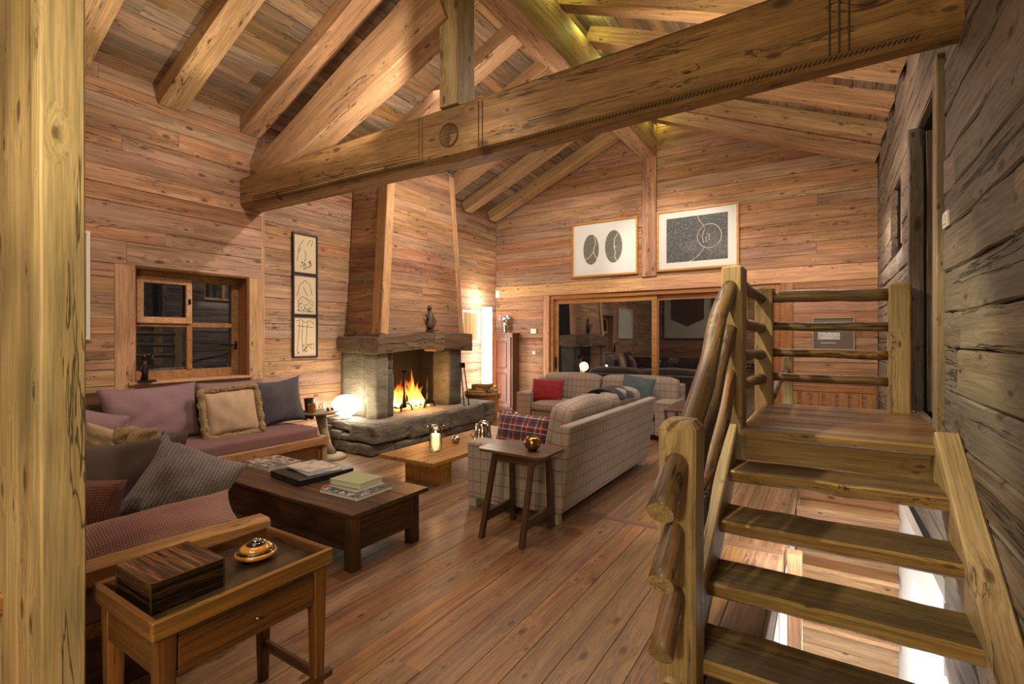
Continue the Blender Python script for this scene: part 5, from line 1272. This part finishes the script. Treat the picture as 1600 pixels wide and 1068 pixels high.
# ------------------------------------------------------------------ pictures
def art(name, label, c, u, w_, h_, fw, fd, fm, pm, cat='picture', group=None):
    u = Vector(u); n = u.cross(Vector((0, 0, 1)))
    Mx = Matrix((u, Vector((0, 0, 1)), n)).transposed().to_4x4(); Mx.translation = Vector(c)
    t = link(name, None, None, Mx); tag(t, label, cat, group)
    def b(nm_, mat, *a, par=None):
        q = MB()
        for s_ in a: q.box(*s_, M=Mx)
        return q.build(nm_, mat, par or t, bev=.0015 if nm_ == 'frame' else 0)
    W2, H2 = w_/2, h_/2
    b('frame', fm, (-W2, -W2+fw, -H2, H2, 0, fd), (W2-fw, W2, -H2, H2, 0, fd), (-W2+fw, W2-fw, -H2, -H2+fw, 0, fd), (-W2+fw, W2-fw, H2-fw, H2, 0, fd))
    b('sheet', pm, (-W2+fw, W2-fw, -H2+fw, H2-fw, .002, fd*.45))
    return t, Mx, fd*.45
def strokes(nm_, t, Mx, z, lines, r, mat):
    q = MB()
    for L in lines: q.tube([Mx @ Vector((a, b, z)) for a, b in L], r, 4)
    return q.build(nm_, mat, t)
def oval(nm_, t, Mx, z, cx, cy, a, b, mat, n=28, th=.002):
    q = MB(); pts = [(cx+a*math.cos(2*math.pi*k/n), cy+b*math.sin(2*math.pi*k/n)) for k in range(n)]
    vs = [Mx @ Vector((x, y, z)) for x, y in pts]+[Mx @ Vector((x, y, z+th)) for x, y in pts]
    q.add(vs, [tuple(range(n))[::-1], tuple(range(n, 2*n))]+[(i, (i+1) % n, n+(i+1) % n, n+i) for i in range(n)])
    return q.build(nm_, mat, t)
t, Mx, z = art('framed_print', 'blond framed print with two dark speckled ovals, left of the wall post', (-3.67, YB-.005, 3.36), (1, 0, 0), 1.37, 1.09, .035, .05, M['framewood'], M['mat'])
oval('printed_oval', t, Mx, z, -.27, 0, .165, .30, M['etch2']); oval('printed_oval', t, Mx, z, .20, .02, .175, .315, M['etch2'])
strokes('white_lines', t, Mx, z+.003, [[(-.20, .27), (-.17, .12), (-.22, -.02), (-.18, -.14), (-.13, -.22)], [(-.22, -.05), (-.30, -.15), (-.40, -.20)], [(.29, .26), (.22, .16), (.21, .02), (.24, -.1), (.22, -.17), (.26, -.26)], [(.21, .02), (.25, .0)]], .006, M['chalk'])
t, Mx, z = art('framed_print', 'blond framed dark etched print with a thin white circle, right of the wall post', (-1.935, YB-.005, 3.37), (1, 0, 0), 1.39, 1.10, .035, .05, M['framewood'], M['mat'])
q = MB(); q.box(-.52, .52, -.40, .40, z, z+.002, M=Mx); q.build('etched_area', M['etch'], t)
cc = [(.22+.20*math.cos(a), .02+.21*math.sin(a)) for a in [2*math.pi*i/32 for i in range(33)]]
strokes('white_lines', t, Mx, z+.003, [cc, [(.14, -.17), (.05, -.30), (-.06, -.38), (-.12, -.40)], [(.13, .20), (.06, .30), (.02, .40)], [(.14, .14), (.10, .02), (.13, -.10), (.17, -.08), (.16, 0), (.19, .02)], [(.18, .06), (.22, .05), (.22, -.06)]], .004, M['chalk'])
inks = [[[(-.09, .02), (-.07, .10), (-.02, .18)], [(.03, .12), (.06, .19), (.10, .20), (.08, .11)], [(-.10, -.10), (-.09, .0), (-.05, .08)], [(-.06, -.17), (0, -.12), (.03, -.18), (-.02, -.2)], [(.05, -.08), (.09, -.12), (.05, -.17)], [(0, .05), (.01, -.05), (-.01, -.1)]],
        [[(-.10, -.02), (-.07, .12), (.0, .19), (.06, .14), (.09, .0)], [(-.08, -.16), (-.09, -.08), (-.03, -.02), (.02, -.05)], [(.02, -.04), (.06, -.10), (.10, -.14), (.09, -.07), (.05, -.06)], [(-.03, -.2), (.0, -.17), (.05, -.2)], [(-.02, .1), (.01, .02), (.04, .0)], [(-.1, -.2), (.1, -.21)]],
        [[(-.11, .20), (-.05, .22), (0, .18), (.06, .21), (.11, .17)], [(-.07, .2), (-.08, .0), (-.10, -.2)], [(-.03, .19), (-.04, .0), (-.03, -.2)], [(.03, .19), (.02, .02), (.0, -.18)], [(.0, -.15), (.05, -.10), (.11, -.09), (.11, -.17)], [(-.1, .14), (.1, .12)]]]
for i, (zc_, hh, lab) in enumerate(((2.79, .575, 'top of three small black framed ink drawings, two long plume strokes'), (2.21, .585, 'middle of three small black framed ink drawings, a crouching shape'), (1.62, .595, 'bottom of three small black framed ink drawings, slender tree trunks'))):
    t, Mx, z = art('framed_drawing', lab, (XL+.004, 4.325, zc_), (0, 1, 0), .395, hh, .022, .03, M['frameblk'], M['cream'], group='ink drawings in a column')
    strokes('ink_strokes', t, Mx, z, [[(a*1.25, b*1.1) for a, b in L] for L in inks[i]], .0035, M['ink'])
    q = MB(); rk = random.Random(i)
    for _ in range(14): q.box(*(lambda x, y: (x, x+.012, y, y+.018))(rk.uniform(-.12, .1), rk.uniform(-.24, -.12) if i else rk.uniform(-.22, -.1)), z, z+.002, M=Mx)
    q.build('ink_blots', M['ink'], t)
t, Mx, z = art('framed_textile', 'small multicoloured striped textile in a white frame behind the tube lamp', (XL+.004, 8.2, 1.84), (0, 1, 0), .60, .66, .02, .03, M['whitepl'], M['matgrey'])
q = MB(); cs = ['b5533a', '6f8f4a', 'c79a4a', '8a3b3b', '5f7a6a', 'c77b3c']
for k_, cc_ in enumerate(cs):
    q = MB()
    for j in range(4):
        x_ = -.25+.0205*(k_+6*j); q.box(x_, x_+.015, -.29, .29, z, z+.003, M=Mx)
    q.build('textile_stripe', plain('thread_'+cc_, cc_, .9), t)
t, Mx, z = art('framed_print', 'dark brown print in a thin pale frame low on the gable wall behind the railing', (.10, YB-.005, 1.67), (1, 0, 0), .545, .50, .012, .03, M['grey'], M['darkprint'])
q = MB(); rk = random.Random(4)
for i in range(9):
    for j in range(4): q.box(-.20+.032*i, -.175+.032*i+rk.uniform(0, .008), -.09+.028*j, -.07+.028*j+rk.uniform(0, .006), z, z+.002, M=Mx)
q.build('printed_scene', M['mat'], t)
q = MB()
for i in range(9): q.box(-.16+.022*i, -.145+.022*i, -.15, -.137, z, z+.002, M=Mx)
q.build('caption', M['mat'], t)
art('framed_picture', 'narrow white framed picture cut off by the foreground post', (XW+.004, 1.12, 2.12), (0, 1, 0), 1.50, 1.07, .03, .05, M['whitepl'], M['matgrey'])
t, Mx, z = art('framed_textile', 'large framed brown tapestry on white, seen mirrored in the sliding door', (-4.75, YF+.005, 2.42), (-1, 0, 0), 1.95, 1.75, .05, .05, M['frameblk'], M['mat'])
q = MB(); pl = [(-.65, .80), (.65, .80), (.65, -.05), (0, -.35), (-.65, -.05)]
vs = [Mx @ Vector((a, b, z+k)) for k in (0, .01) for a, b in pl]; q.add(vs, [(4, 3, 2, 1, 0), (5, 6, 7, 8, 9)]+[(i, (i+1) % 5, 5+(i+1) % 5, 5+i) for i in range(5)]); q.build('tapestry', speckle('tapestry_weave', '6b4a36', '3d2a22', 30), t)
# statue on the window sill
sg = thing('sill_figurine', 'dark bronze figurine standing at the left end of the window sill', 'figurine', (-6.12, 2.33, 1.13))
q = MB(); q.box(-6.16, -6.06, 2.27, 2.42, 1.132, 1.15); q.build('base', M['bronze'], sg, bev=.004)
q = MB(); q.tube([(-6.11, 2.32, 1.15), (-6.11, 2.33, 1.24), (-6.11, 2.32, 1.32), (-6.11, 2.32, 1.37)], [.035, .028, .036, .018], 9); q.build('body', M['bronze'], sg, smooth=True)
q = MB(); q.lathe((-6.11, 2.32, 1.40), [(0, -.03), (.022, -.015), (.024, .01), (0, .035)], 10); q.build('head', M['bronze'], sg, smooth=True)
q = MB(); q.tube([(-6.11, 2.34, 1.33), (-6.10, 2.385, 1.37), (-6.10, 2.40, 1.43)], [.013, .011, .016], 7); q.tube([(-6.11, 2.30, 1.33), (-6.09, 2.28, 1.26), (-6.09, 2.31, 1.22)], [.012, .010, .010], 7); q.build('arms', M['bronze'], sg, smooth=True)
# switches and sensor
def swt(name, label, cat, box_, mat, det=None):
    t = thing(name, label, cat, ((box_[0]+box_[1])/2, (box_[2]+box_[3])/2, box_[4]))
    q = MB(); q.box(*box_); q.build('plate', mat, t, bev=.002)
    if det: q = MB(); q.box(*det); q.build('rocker', M['mat'], t, bev=.001)
swt('thermostat', 'small white thermostat on the gable wall left of the sliding door', 'thermostat', (-5.33, -5.20, YB-.03, YB, 1.70, 1.80), M['whitepl'], (-5.31, -5.24, YB-.034, YB-.03, 1.72, 1.78))
swt('light_switch', 'brass-grey light switch below the thermostat by the sliding door', 'switch', (-5.31, -5.21, YB-.012, YB, 1.24, 1.34), M['grey'], (-5.285, -5.235, YB-.017, YB-.012, 1.265, 1.315))
swt('wall_sensor', 'small white alarm sensor high in the room corner', 'sensor', (-6.22, -6.13, YB-.06, YB, 2.50, 2.66), M['whitepl'], (-6.205, -6.145, YB-.064, YB-.06, 2.53, 2.58))
swt('light_switch', 'white light switch on the hewn wall beside the door', 'switch', (XR-.014, XR, 4.10, 4.24, 2.31, 2.41), M['whitepl'], (XR-.02, XR-.014, 4.13, 4.21, 2.33, 2.39))
